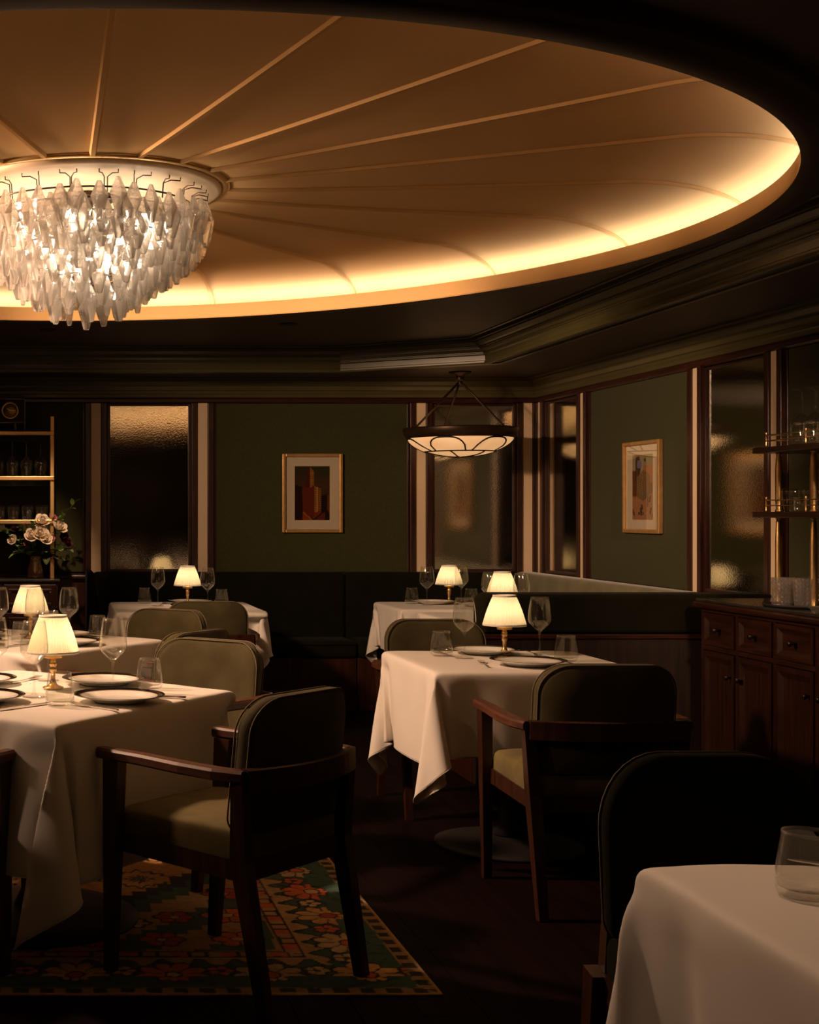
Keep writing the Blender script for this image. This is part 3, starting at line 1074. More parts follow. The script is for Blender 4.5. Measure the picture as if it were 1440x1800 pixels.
def dining_table(cx, cyy, rot, key, a, sx, sy, label_t, label_c, mirror=False, quarter=0, sz=1.0):
    """cloth 'key' was draped over a square of half-width a; sx, sy scale it to this table"""
    t = thing('dining_table', label_t, 'table', (cx, cyy, 0), rot, TB_GROUP)
    hx, hy = a * sx, a * sy
    MB().box(-hx + 0.028, hx - 0.028, -hy + 0.028, hy - 0.028, 0.708, 0.7395, 0.010).build('tabletop', M['table_wood'], t)
    MB().lathe([(0.0, 0.705), (0.14, 0.705), (0.14, 0.690), (0.05, 0.675), (0.038, 0.64), (0.038, 0.10), (0.06, 0.05), (0.0, 0.05)], 24).build('pedestal', M['iron_dark'], t)
    rb = 0.72 * min(hx, hy)
    MB().lathe([(0.0, 0.045), (0.06, 0.045), (rb * 0.8, 0.028), (rb, 0.014), (rb, 0.006 if rot else 0.0), (0.0, 0.006 if rot else 0.0)], 40).build('foot_plate', M['iron_dark'], t)
    co = DRAPE[key].copy()
    co[..., 2] *= sz
    if mirror:
        co[..., 0] *= -1
    for _ in range(quarter):
        x, y = co[..., 0].copy(), co[..., 1].copy()
        co[..., 0], co[..., 1] = -y, x
    co[..., 0] *= sx; co[..., 1] *= sy
    idx = np.arange(CN * CN).reshape(CN, CN)
    f = np.stack([idx[:-1, :-1], idx[:-1, 1:], idx[1:, 1:], idx[1:, :-1]], -1).reshape(-1, 4)
    if mirror:
        f = f[:, ::-1]
    me = bpy.data.meshes.new('tablecloth')
    me.from_pydata(co.reshape(-1, 3).tolist(), [], f.tolist())
    me.polygons.foreach_set('use_smooth', [True] * len(me.polygons))
    me.materials.append(M['linen'])
    o = bpy.data.objects.new('tablecloth', me)
    link(o)
    o.location = (cx, cyy, 0.743)
    o.rotation_euler = (0, 0, rot)
    o.modifiers.new('smooth', 'SUBSURF').render_levels = 2
    o.modifiers['smooth'].levels = 1
    sd = o.modifiers.new('linen', 'SOLIDIFY'); sd.thickness = 0.0012; sd.offset = 1
    tag(o, label_c, 'tablecloth', CL_GROUP)
    # stitched hem along the border
    border = list(idx[0, :]) + list(idx[1:, -1]) + list(idx[-1, -2::-1]) + list(idx[-2:0:-1, 0])
    P = co.reshape(-1, 3)
    ring = []
    nb = len(border)
    for i in range(nb):      # match the subdivided border curve
        p0, p1, p2 = P[border[i - 1]], P[border[i]], P[border[(i + 1) % nb]]
        ring.append((p0 + 6 * p1 + p2) / 8); ring.append((p1 + p2) / 2)
    MB().tube([tuple(p) for p in ring], 0.0016, 5, closed=True).build('hem', M['hem'], o)
    return t


AX, AY, AR = -0.025, 4.64, R(50.8)
A2X, A2Y = -0.09, 6.51
dining_table(AX, AY, AR, 'A', 0.5, 0.98, 0.98, 'square table on the rug under the nearest lamp at left, set for four', 'white cloth on the nearest left table, long corner fold hanging toward the camera', mirror=True, quarter=1, sz=0.9)
dining_table(A2X, A2Y, AR, 'A', 0.5, 0.96, 0.96, 'square table on the rug behind the nearest left table', 'white cloth on the second left table, behind the nearest lamp', quarter=1)
dining_table(0.92, 8.86, 0, 'C', 0.41, 1.10, 1.14, 'table in front of the back banquette, below the tall bright-topped mirror', 'white cloth with hanging right corner on the leftmost wall table', sz=0.76)
dining_table(1.895, 5.635, 0, 'C', 0.41, 1.0, 0.98, 'table at the centre right with a lamp and two lit wine glasses', 'white cloth on the middle table with two flared corner folds at its left side', mirror=True, quarter=1)
dining_table(2.61, 8.985, 0, 'C', 0.41, 0.90, 0.86, 'small table by the back banquette beneath the pendant bowl', 'white cloth on the corner table beneath the pendant bowl lamp', mirror=True, quarter=1, sz=0.76)
dining_table(2.65, 7.99, 0, 'C', 0.41, 0.92, 0.94, 'small table mostly hidden behind the black banquette divider', 'white cloth peeking out left of the black banquette divider', sz=0.76)
dining_table(1.45, 1.95, 0, 'A', 0.5, 0.86, 0.86, 'nearest right-hand table cut off by the frame corner', 'white cloth filling the lower right corner of the picture')


# ---- rug
def make_rug():
    x0, x1, y0, y1 = -1.20, 1.125, 3.885, 7.45
    w, h = x1 - x0, y1 - y0
    nx, ny = 360, 552
    X, Y = np.meshgrid(np.linspace(0, w, nx), np.linspace(0, h, ny))
    tan_, tan2 = srgb(176, 140, 88), srgb(196, 150, 86)
    teal, dark = srgb(52, 82, 66), srgb(26, 24, 20)
    org, red, pale = srgb(200, 96, 52), srgb(176, 62, 48), srgb(196, 166, 118)
    gold = srgb(190, 138, 74)
    C = np.zeros((ny, nx, 3)); C[:] = gold
    rs = np.random.RandomState(5)
    def noise(s, seed):
        r = np.random.RandomState(seed)
        g = r.rand(int(h / s) + 3, int(w / s) + 3)
        fx, fy = X / s, Y / s
        ix, iy = fx.astype(int), fy.astype(int)
        ax, ay = fx - ix, fy - iy
        return (g[iy, ix] * (1 - ax) + g[iy, ix + 1] * ax) * (1 - ay) + (g[iy + 1, ix] * (1 - ax) + g[iy + 1, ix + 1] * ax) * ay
    wob = (noise(0.03, 1) - 0.5) * 0.012
    d = np.minimum(np.minimum(X, w - X), np.minimum(Y, h - Y)) + wob * 0.5
    # field: lozenge lattice of dark lines with small blossoms
    def put(mask, col):
        C[mask] = col
    fx, fy = X - w / 2, Y - h / 2
    def blossom(cx, cyy, r, colp, colc, k=5, ph=0.0, fan=False, ang=0.0):
        px, py = X - cx, Y - cyy
        near = (np.abs(px) < r * 1.3) & (np.abs(py) < r * 1.3)
        if not near.any():
            return
        qx = px * math.cos(ang) + py * math.sin(ang); qy = -px * math.sin(ang) + py * math.cos(ang)
        rho = np.hypot(qx, qy) + wob
        th = np.arctan2(qy, qx) + ph
        lob = r * (0.72 + 0.28 * np.abs(np.cos(k * th / 2.0)))
        if fan:
            lob = lob * np.where(qy < -0.1 * r, 0.55, 1.0)
        ins = near & (rho < lob)
        put(near & (rho < lob + 0.011) & ~ins, dark)
        put(ins, colp)
        put(ins & (np.abs(np.sin(k * th / 2.0 + math.pi / 2)) < 0.20) & (rho > r * 0.25), dark)
        put(near & (rho < r * 0.30), dark)
        put(near & (rho < r * 0.22), colc)
    # medallion outlines in the gold field
    for i in range(5):
        for j in range(9):
            cx = w / 2 + (i - 2) * 0.40 + (0.2 if j % 2 else 0); cyy = 0.62 + j * 0.30
            dd = np.abs(X - cx) / 0.17 + np.abs(Y - cyy) / 0.12 + wob * 8 + 0.10 * np.cos(14 * np.arctan2(Y - cyy, X - cx))
            put(np.abs(dd - 1.0) < 0.075, dark)
            put(np.abs(dd - 0.34) < 0.08, dark)
            put(dd < 0.2, teal if (i + j) % 2 else org)
            blossom(cx + 0.2, cyy, 0.045, pale if j % 2 else org, red, 6)
    # corner spandrels: stepped teal-green with red blossoms
    for cx, sx in ((0.40, 1), (w - 0.40, -1)):
        for cyy, sy in ((0.40, 1), (h - 0.40, -1)):
            step = 0.05
            u = np.floor((X - cx) * sx / step) * step; v = np.floor((Y - cyy) * sy / step) * step
            tri = ((u / 0.75 + v / 0.95) < 1.0) & (u > -0.06) & (v > -0.06)
            edge = ((u / 0.75 + v / 0.95) < 1.12) & (u > -0.06) & (v > -0.06) & ~tri
            put(edge, dark)
            put(tri, tan_ * 0.9)
            band = tri & ((np.floor((u / 0.75 + v / 0.95) / 0.22).astype(int) % 2) == 0)
            put(band, teal)
            for (bu, bv, rr_, cc) in ((0.10, 0.10, 0.075, org), (0.34, 0.10, 0.07, red), (0.10, 0.36, 0.085, org), (0.28, 0.34, 0.06, red), (0.55, 0.08, 0.06, org), (0.08, 0.62, 0.07, red), (0.42, 0.27, 0.05, pale)):
                blossom(cx + sx * bu, cyy + sy * bv, rr_, cc, pale, 6)
    # borders from the outside in
    put(d < 0.385, tan_ * 0.8)
    put((d > 0.325) & (d < 0.375), tan_)
    along = np.where(np.minimum(X, w - X) < np.minimum(Y, h - Y), Y, X)
    lad = (d > 0.33) & (d < 0.37)
    put(lad & ((along % 0.05) < 0.012), dark)
    put(lad & ((along % 0.15) > 0.10), org)
    put((np.abs(d - 0.325) < 0.005) | (np.abs(d - 0.375) < 0.005), dark)
    put(d < 0.32, teal)
    scal = 0.27 + 0.03 * np.sin(along * 2 * math.pi / 0.11) + wob * 2
    put((d < 0.32) & (d > scal), tan_)
    put((d < 0.32) & (np.abs(d - scal) < 0.006), dark)
    tx = noise(0.02, 4)
    put((d < scal) & (tx > 0.72), teal * 0.4)
    # palmettes in the main border
    def run(n, f, ang):
        for k in range(n):
            cx, cyy = f(k)
            blossom(cx, cyy, 0.105, [pale, tan2, org][k % 3], [org, red, pale][k % 3], 9, 0.2, True, ang)
    st = 0.285
    run(int(w / st), lambda k: (0.17 + k * (w - 0.34) / (int(w / st) - 1), 0.165), 0.0)
    run(int(w / st), lambda k: (0.17 + k * (w - 0.34) / (int(w / st) - 1), h - 0.165), math.pi)
    m_ = int(h / st)
    run(m_ - 2, lambda k: (w - 0.165, 0.17 + (k + 1) * (h - 0.34) / (m_ - 1)), math.pi / 2)
    run(m_ - 2, lambda k: (0.165, 0.17 + (k + 1) * (h - 0.34) / (m_ - 1)), -math.pi / 2)
    for k in range(int(w / st)):
        blossom(0.17 + (k + 0.5) * (w - 0.34) / (int(w / st) - 1), 0.20, 0.038, org if k % 2 else pale, dark, 5)
    for k in range(m_):
        blossom(w - 0.20, 0.17 + (k + 0.5) * (h - 0.34) / (m_ - 1), 0.038, org if k % 2 else pale, dark, 5)
    put(d < 0.052, tan_ * 0.75)
    put((d < 0.048) & (d > 0.012) & ((along % 0.075) < 0.042), dark)
    put(d < 0.009, tan_ * 1.05)
    C *= (0.78 + 0.44 * noise(0.012, 9))[..., None]
    o = raster('rug', w, h, nx, ny, C * 1.15, M['rug_pile'], None, 'XY', ((x0 + x1) / 2, (y0 + y1) / 2, 0.006), thick=0.0055)
    tag(o, 'patterned oriental rug with teal border and orange blossoms under the left tables', 'rug')


make_rug()


# ---- sideboard along the right wall
def sideboard_right():
    t = thing('sideboard', 'dark wood sideboard with panelled drawers and doors along the side wall', 'sideboard', (3.15, 6.64, 0))
    n, bw = 6, 0.325
    L = n * bw + 0.03
    MB().box(0.012, 0.427, -L, 0.0, 0.08, 0.895, 0.003).build('body', M['cabinet_wood'], t)
    MB().box(0.05, 0.42, -L + 0.02, -0.02, 0.0, 0.08).build('plinth', M['mahogany_y'], t)
    MB().box(-0.030, 0.428, -L - 0.02, 0.028, 0.895, 0.925, 0.010, 3).build('top_moulding', M['cabinet_wood_y'], t)
    MB().box(-0.020, 0.428, -L - 0.012, 0.018, 0.9255, 0.939, 0.004).build('marble_top', M['marble_dark'], t)
    for k in range(n + 1):
        y = -0.015 - k * bw
        MB().box(0.0, 0.0125, y - 0.012, y + 0.012, 0.08, 0.893, 0.002).build('stile', M['cabinet_wood'], t)
    for z0, z1 in ((0.878, 0.893), (0.700, 0.722), (0.08, 0.115)):
        MB().box(0.0015, 0.0125, -L + 0.004, -0.004, z0, z1, 0.002).build('face_rail', M['cabinet_wood_y'], t)

    def framed(y0, y1, z0, z1, name, bord, mat):
        """panel whose border bevels inward; front at x=-0.004"""
        xf, xi = -0.006, 0.006
        b = bord
        vs = [(xf, y0, z0), (xf, y1, z0), (xf, y1, z1), (xf, y0, z1)]
        vs += [(xf, y0 + b * .45, z0 + b * .45), (xf, y1 - b * .45, z0 + b * .45), (xf, y1 - b * .45, z1 - b * .45), (xf, y0 + b * .45, z1 - b * .45)]
        vs += [(xi, y0 + b, z0 + b), (xi, y1 - b, z0 + b), (xi, y1 - b, z1 - b), (xi, y0 + b, z1 - b)]
        vs += [(0.0119, y0, z0), (0.0119, y1, z0), (0.0119, y1, z1), (0.0119, y0, z1)]
        fs = [(8, 9, 10, 11)]
        for i in range(4):
            j = (i + 1) % 4
            fs += [(i, j, 4 + j, 4 + i), (4 + i, 4 + j, 8 + j, 8 + i), (12 + i, 12 + j, j, i)]
        fs.append((15, 14, 13, 12))
        return MB().add(vs, fs).build(name, mat, t)
    for k in range(n):
        y1 = -0.030 - k * bw; y0 = y1 - bw + 0.030
        dr = framed(y0, y1, 0.726, 0.874, 'drawer', 0.040, M['cabinet_wood_y'])
        kn = [(0.0, -0.032), (0.010, -0.031), (0.014, -0.025), (0.011, -0.017), (0.006, -0.012), (0.006, 0.0065), (0.0, 0.0065)]
        Mr = Matrix.Rotation(R(90), 4, 'Y')
        def knob(y, z, par):
            mb = MB().lathe([(r, zz) for r, zz in kn], 14)
            mb.v = [tuple(Mr @ Vector(v) + Vector((0, y, z))) for v in mb.v]
            mb.build('knob', M['knob_dark'], par)
        knob((y0 + y1) / 2, 0.80, dr)
        dd = framed(y0, y1, 0.118, 0.697, 'door', 0.050, M['cabinet_wood'])
        knob(y0 + 0.035 if k % 2 == 0 else y1 - 0.035, 0.595, dd)
    return t


sideboard_right()


# ---- sideboard under the brass shelves on the back wall
def sideboard_left():
    t = thing('sideboard', 'dark sideboard with black marble top below the brass shelves at left', 'sideboard', (-0.45, 9.52, 0))
    w = 0.575
    MB().box(-w, w, 0.0, 0.40, 0.0, 0.870, 0.003).build('body', M['cabinet_wood'], t)
    MB().box(-w - 0.015, w + 0.015, -0.02, 0.405, 0.872, 0.893, 0.006).build('marble_top', M['marble_dark'], t)
    for k in range(3):
        x0 = -w + 0.02 + k * 0.38; x1 = x0 + 0.355
        for nm, z0, z1 in (('drawer', 0.68, 0.855), ('door', 0.06, 0.66)):
            o = MB().box(x0, x1, -0.012, -0.0005, z0, z1, 0.003).build(nm, M['cabinet_wood'], t)
            for a, b, c, d_ in ((x0 + .03, x1 - .03, z1 - .05, z1 - .03), (x0 + .03, x1 - .03, z0 + .03, z0 + .05), (x0 + .03, x0 + .05, z0 + .05, z1 - .05), (x1 - .05, x1 - .03, z0 + .05, z1 - .05)):
                MB().box(a, b, -0.019, -0.0115, c, d_, 0.003).build('panel_moulding', M['cabinet_wood'], o)
    return t


sideboard_left()

# ================================================================ LIGHT FITTINGS
def chandelier():
    t = thing('chandelier', 'large tiered chandelier of clear faceted glass prisms under the dome', 'chandelier', (DX, DY, EYE + 1.196))
    MB().lathe([(0.0, 0.0), (0.10, 0.0), (0.10, -0.02), (0.02, -0.03), (0.015, -0.42), (0.0, -0.42)], 20).build('stem', M['bronze_dark'], t)
    tiers = 9
    # prism: blunt top, widest above the middle, cut-off foot
    def prism_mesh(n, L, wmax, fl):
        pr = [(0.0, 0.0), (0.008, -0.001), (0.013, -0.012), (wmax, -0.42 * L), (0.012, -L + 0.003), (0.009, -L), (0.0, -L)]
        mb = MB().lathe(pr, n, smooth=False)
        mb.v = [(x, y * fl, z) for x, y, z in mb.v]
        return mb.mesh('prism', M['crystal'])
    meshes = [prism_mesh(6, 0.134, 0.034, 0.75), prism_mesh(4, 0.138, 0.034, 0.9), prism_mesh(6, 0.126, 0.032, 0.8)]
    tot = 0
    for i in range(tiers):
        r = [0.452, 0.448, 0.418, 0.376, 0.332, 0.286, 0.238, 0.188, 0.135][i]
        z = -0.042 - i * 0.0368
        n = max(8, int(round(2 * math.pi * r / 0.069)))
        tot += n
        MB().tube([((r - 0.055) * math.cos(2 * math.pi * k / 32), (r - 0.055) * math.sin(2 * math.pi * k / 32), z - 0.012) for k in range(32)], 0.0035, 6, closed=True).build('ring', M['bronze_dark'], t)
        for k in range(n):
            a = 2 * math.pi * (k + 0.5 * (i % 2)) / n + rnd.uniform(-0.03, 0.03)
            zz = z + rnd.uniform(-0.012, 0.012) - 0.012 * (k % 2)
            o = bpy.data.objects.new('prism', meshes[rnd.randrange(3)])
            link(o, t)
            o.location = (r * math.cos(a), r * math.sin(a), zz)
            o.rotation_euler = (rnd.uniform(-0.05, 0.05), rnd.uniform(-0.05, 0.05), a + rnd.uniform(-0.5, 0.5) + math.pi / 2)
            if i == 0:
                c, s = math.cos(a), math.sin(a)
                b = a + 0.06 * (1 if k % 2 else -1)
                c2, s2 = math.cos(b), math.sin(b)
                MB().tube([((r - 0.06) * c2, (r - 0.06) * s2, z - 0.03), ((r - 0.055) * c2, (r - 0.055) * s2, z + 0.022), ((r - 0.03) * (c + c2) / 2, (r - 0.03) * (s + s2) / 2, z + 0.030), ((r + 0.002) * c, (r + 0.002) * s, z + 0.024), ((r + 0.003) * c, (r + 0.003) * s, z + 0.036)], 0.0022, 5).build('hook', M['bronze_dark'], t)
    # arms and bulbs
    bulb = MB().lathe([(0.0, 0.034), (0.013, 0.030), (0.024, 0.020), (0.031, 0.004), (0.031, -0.008), (0.024, -0.022), (0.012, -0.031), (0.0, -0.033)], 16).mesh('bulb', M['chandelier_bulb'])
    for ring, (n, r, z) in enumerate(((6, 0.27, -0.13), (4, 0.15, -0.24))):
        for k in range(n):
            a = 2 * math.pi * (k + 0.35) / n
            o = bpy.data.objects.new('bulb', bulb); link(o, t)
            o.location = (r * math.cos(a), r * math.sin(a), z - 0.02)
            if r > 0.01:
                MB().tube([(0.012 * math.cos(a), 0.012 * math.sin(a), z + 0.04), (r * 0.6 * math.cos(a), r * 0.6 * math.sin(a), z + 0.03), (r * math.cos(a), r * math.sin(a), z + 0.012)], 0.005, 6).build('arm', M['bronze_dark'], t)
    return t


chandelier()


def pendant(x, y, label, first=[None]):
    zr = EYE + 0.545
    if first[0] is not None:
        o = copy_tree(first[0]); o.location = (x, y, zr); tag(o, label)
        return o
    t = thing('pendant_lamp', label, 'pendant lamp', (x, y, zr), group='bowl pendants under the soffit')
    first[0] = t
    top = ZS - zr
    MB().lathe([(0.0, top), (0.075, top), (0.075, top - 0.010), (0.030, top - 0.022), (0.026, top - 0.045), (0.030, top - 0.055), (0.020, top - 0.062), (0.0, top - 0.062)], 24).build('canopy', M['bronze_dark'], t)
    MB().lathe([(0.0, top - 0.060), (0.014, top - 0.062), (0.014, top - 0.085), (0.0, top - 0.090)], 16).build('hub', M['bronze_dark'], t)
    for a in (R(182), R(-2), R(95)):
        MB().tube([(0.012 * math.cos(a), 0.012 * math.sin(a), top - 0.075), (0.300 * math.cos(a), 0.300 * math.sin(a), 0.035)], 0.0075, 8).build('rod', M['bronze_dark'], t)
    MB().lathe([(0.340, 0.026), (0.378, 0.026), (0.381, 0.018), (0.372, -0.014), (0.356, -0.044), (0.338, -0.044), (0.340, 0.026)], 64).build('rim', M['bronze_dark'], t)
    # bowl profile
    BP = [(0.348 * math.cos(a) ** 0.9 if a < R(89) else 0.0, -0.042 - 0.125 * math.sin(a) ** 1.25) for a in [R(6 * k) for k in range(16)]]
    BP[-1] = (0.0, BP[-1][1])
    MB().lathe(BP + [(max(r - 0.006, 0), z + 0.006) for r, z in reversed(BP)], 64).build('bowl', M['bowl_glass'], t)
    # lead lines laid on the bowl: a ring, arches and spokes
    def on_bowl(f, a):
        """f 0 at the rim .. 1 at the bottom"""
        q = f * (len(BP) - 1); i = min(int(q), len(BP) - 2); u = q - i
        r = BP[i][0] * (1 - u) + BP[i + 1][0] * u; z = BP[i][1] * (1 - u) + BP[i + 1][1] * u
        return (r * 1.004 * math.cos(a), r * 1.004 * math.sin(a), z - 0.002)
    ringf = 0.56
    MB().tube([on_bowl(ringf, 2 * math.pi * k / 48) for k in range(48)], 0.0055, 6, closed=True).build('lead_ring', M['iron_dark'], t)
    for k in range(6):
        a0 = 2 * math.pi * (k + 0.5) / 6 + R(87)
        pts = []
        for q in range(17):
            u = -1 + q / 8.0
            e = (1 - abs(u) ** 2.6)
            pts.append(on_bowl(ringf - (ringf - 0.03) * e ** 0.75, a0 + u * R(25)))
        MB().tube(pts, 0.0055, 6).build('lead_arch', M['iron_dark'], t)
        MB().tube([on_bowl(ringf + (0.97 - ringf) * q / 6, a0 + R(4) * math.sin(q / 6 * math.pi)) for q in range(7)], 0.005, 6).build('lead_spoke', M['iron_dark'], t)
    return t


PXY = (2.865, 9.50)
pendant(PXY[0], PXY[1], 'bronze pendant lamp with leaded amber glass bowl by the room corner')
pendant(2 * DX - PXY[0], PXY[1], 'bowl pendant beyond the left edge over the back of the room')
pendant(PXY[0], 2 * DY - PXY[1], 'bowl pendant beyond the right edge, near the camera')
pendant(2 * DX - PXY[0], 2 * DY - PXY[1], 'bowl pendant beyond the left edge, near the camera')

# added spots outside the frame that brighten tables, walls and shelves
added_spot(-2.9, 3.9, ZS, (-0.3, 4.2, 0.55), SPOT * 0.16, 'added black fill spotlight on the soffit at the left, aimed at the front table', ang=40)
added_spot(-1.25, 5.15, EYE + 1.236, (2.4, 5.4, 0.7), SPOT, 'added black key spotlight on the dome left of the chandelier, aimed at the side wall', ang=122, blend=1.0)
added_spot(-1.05, 5.75, EYE + 1.234, (3.3, 9.3, 1.5), SPOT * 0.75, 'added black wash spotlight on the dome left of the chandelier, aimed at the room corner', ang=66, blend=0.9, col=(1.0, 0.63, 0.38))
added_spot(2.97, 4.1, ZS, (3.30, 6.02, 1.40), SPOT * 0.30, 'added black accent spotlight on the soffit beyond the right edge, aimed at the glass shelves', ang=38)

# table lamps
def lamp_proto():
    t = thing('table_lamp', 'x', 'table lamp')
    MB().lathe([(0.0, 0.0), (0.034, 0.0), (0.036, 0.003), (0.034, 0.006), (0.020, 0.010), (0.012, 0.017), (0.008, 0.030), (0.0075, 0.052), (0.0115, 0.060), (0.0125, 0.068), (0.010, 0.074), (0.0125, 0.080),
                (0.014, 0.086), (0.010, 0.093), (0.008, 0.102), (0.0, 0.104)], 24).build('stand', M['brass'], t)
    MB().lathe([(0.0, 0.104), (0.030, 0.104), (0.031, 0.107), (0.031, 0.114), (0.029, 0.116), (0.0, 0.116)], 24).build('collar', M['brass_satin'], t)
    z0, z1, r0, r1 = 0.124, 0.245, 0.087, 0.046
    prof = []
    for k in range(9):
        u = k / 8
        prof.append((r0 + (r1 - r0) * u + 0.003 * math.sin(u * math.pi), z0 + (z1 - z0) * u))
    NP = 56
    sh = MB().lathe(prof, NP * 4, mod=lambda a, j: 1 + 0.020 * math.sin(NP * a)).build('shade', M['lamp_pleat'], t)
    for r, z in ((r0, z0), (r1, z1)):
        MB().lathe([(r - 0.0016, z - 0.004), (r + 0.0018, z - 0.004), (r + 0.0018, z + 0.004), (r - 0.0016, z + 0.004), (r - 0.0016, z - 0.004)], 48).build('shade_trim', M['linen'], sh)
    MB().tube([(0, 0, 0.116), (0, 0, 0.150)], 0.007, 10).build('socket', M['brass_satin'], t)
    MB().lathe([(0.0, 0.150), (0.010, 0.151), (0.016, 0.165), (0.016, 0.180), (0.010, 0.193), (0.0, 0.196)], 12).build('bulb', M['lamp_bulb'], t)
    return t


LP = lamp_proto()
LP_n = [0]
ZT = 0.7525


def place(proto_, flag, x, y, z, rot, label, cat, group):
    o = proto_ if flag[0] == 0 else copy_tree(proto_)
    flag[0] += 1
    o.location = (x, y, z); o.rotation_euler = (0, 0, rot)
    return tag(o, label, cat, group)


for x, y, l in ((0.045, 4.72, 'lit pleated table lamp nearest the camera, on the left table on the rug'),
                (-0.045, 6.62, 'lit pleated lamp on the second left table, half behind a wine glass'),
                (0.957, 9.03, 'lit pleated lamp on the leftmost wall table below the mirror'),
                (1.954, 5.86, 'large-looking lit pleated lamp on the middle table, against the black divider'),
                (2.69, 9.16, 'lit pleated lamp on the corner table, farthest right along the back wall'),
                (2.705, 8.15, 'lit lampshade peeking over the black banquette divider')):
    place(LP, LP_n, x, y, ZT, rnd.uniform(0, 6), l, 'table lamp', 'brass table lamps with pleated cream shades')

# ================================================================ TABLEWARE
def wine_mesh():
    out = [(0.0, 0.0), (0.038, 0.0), (0.040, 0.0015), (0.036, 0.003), (0.012, 0.006), (0.0055, 0.014), (0.0042, 0.03), (0.004, 0.085), (0.005, 0.098), (0.009, 0.106), (0.022, 0.118),
           (0.036, 0.131), (0.0445, 0.144), (0.0462, 0.154), (0.0455, 0.175), (0.0425, 0.205), (0.038, 0.232), (0.0345, 0.247)]
    inn = [(0.0337, 0.247), (0.0372, 0.232), (0.0417, 0.205), (0.0447, 0.175), (0.0454, 0.154), (0.0437, 0.1445), (0.035, 0.1320), (0.021, 0.1195), (0.008, 0.1085), (0.0, 0.107)]
    return MB().lathe(out + inn, 40).mesh('wine_glass', M['glass'])


def tumbler_mesh():
    out = [(0.0, 0.0), (0.036, 0.0), (0.042, 0.004), (0.0455, 0.014), (0.0458, 0.024), (0.044, 0.045), (0.0395, 0.075), (0.0365, 0.095), (0.036, 0.102)]
    inn = [(0.0348, 0.102), (0.0353, 0.095), (0.0383, 0.075), (0.0428, 0.045), (0.0444, 0.026), (0.042, 0.016), (0.034, 0.012), (0.0, 0.011)]
    return MB().lathe(out + inn, 40).mesh('tumbler', M['glass'])


WINE, TUMB = wine_mesh(), tumbler_mesh()


def put_mesh(name, me, x, y, z, rot, label, cat, group, flip=False, scale=1.0):
    o = bpy.data.objects.new(name, me)
    link(o)
    o.location = (x, y, z); o.rotation_euler = (math.pi if flip else 0, 0, rot)
    if scale != 1.0:
        o.scale = (scale,) * 3
    return tag(o, label, cat, group)


def plate_proto():
    t = thing('plate', 'x', 'plate')
    pr = [(0.0, 0.003), (0.070, 0.003), (0.074, 0.0), (0.080, 0.0), (0.084, 0.004), (0.112, 0.014), (0.144, 0.0215), (0.1455, 0.0230), (0.144, 0.0240), (0.112, 0.0170), (0.090, 0.0095), (0.080, 0.0070), (0.0, 0.0065)]
    b = MB().lathe(pr, 64).build('dish', M['porcelain'], t)
    MB().lathe([(0.1455, 0.02345), (0.144, 0.02445), (0.1225, 0.01985)], 64).build('rim_band', M['rim_navy'], t)
    MB().lathe([(0.1225, 0.01985), (0.1205, 0.0194)], 64).build('gilt_line', M['gilt'], t)
    return t


PL, PL_n = plate_proto(), [0]


def fork_mesh():
    mb = MB()
    pts = [(-0.0055, 0), (0.0055, 0), (0.006, 0.02), (0.0035, 0.05), (0.0026, 0.11), (0.004, 0.125), (0.0115, 0.140), (0.0125, 0.160), (-0.0125, 0.160), (-0.0115, 0.140), (-0.004, 0.125), (-0.0026, 0.11), (-0.0035, 0.05), (-0.006, 0.02)]
    mb.poly([(x, y) for x, y in pts], 0.0008, 0.0036)
    for k in range(4):
        x = -0.0105 + 0.007 * k
        mb.hexa([(x - 0.0019, 0.160, 0.0012), (x + 0.0019, 0.160, 0.0012), (x + 0.0019, 0.160, 0.0036), (x - 0.0019, 0.160, 0.0036)],
                [(x - 0.0011, 0.203, 0.0062), (x + 0.0011, 0.203, 0.0062), (x + 0.0011, 0.203, 0.0080), (x - 0.0011, 0.203, 0.0080)])
    return mb.mesh('fork', M['silver'])


def knife_mesh():
    mb = MB()
    mb.poly([(-0.0065, 0), (0.0065, 0), (0.0075, 0.03), (0.0065, 0.09), (0.0055, 0.105), (-0.0055, 0.105), (-0.0065, 0.09), (-0.0075, 0.03)], 0.0005, 0.0055)
    mb.poly([(-0.0055, 0.105), (0.0055, 0.105), (0.0095, 0.125), (0.0100, 0.19), (0.0060, 0.222), (-0.0020, 0.232), (-0.0055, 0.22)], 0.0012, 0.0032)
    return mb.mesh('table_knife', M['silver'])


FORK, KNIFE = fork_mesh(), knife_mesh()
WG, TG, PG, FG, KG = 'long-stemmed wine glasses on the tables', 'water tumblers on the tables', 'white plates with dark rims', 'silver forks', 'silver table knives'


def wine(x, y, l): put_mesh('wine_glass', WINE, x, y, ZT, rnd.uniform(0, 6), l, 'wine glass', WG)
def tumb(x, y, l): put_mesh('tumbler', TUMB, x, y, ZT, rnd.uniform(0, 6), l, 'tumbler', TG)
def plate(x, y, l): place(PL, PL_n, x, y, ZT, rnd.uniform(0, 6), l, 'plate', PG)
def fork(p, q, l): put_mesh('fork', FORK, p[0], p[1], ZT, math.atan2(q[1] - p[1], q[0] - p[0]) - math.pi / 2, l, 'fork', FG)
def knife(p, q, l): put_mesh('table_knife', KNIFE, p[0], p[1], ZT, math.atan2(q[1] - p[1], q[0] - p[0]) - math.pi / 2, l, 'knife', KG)


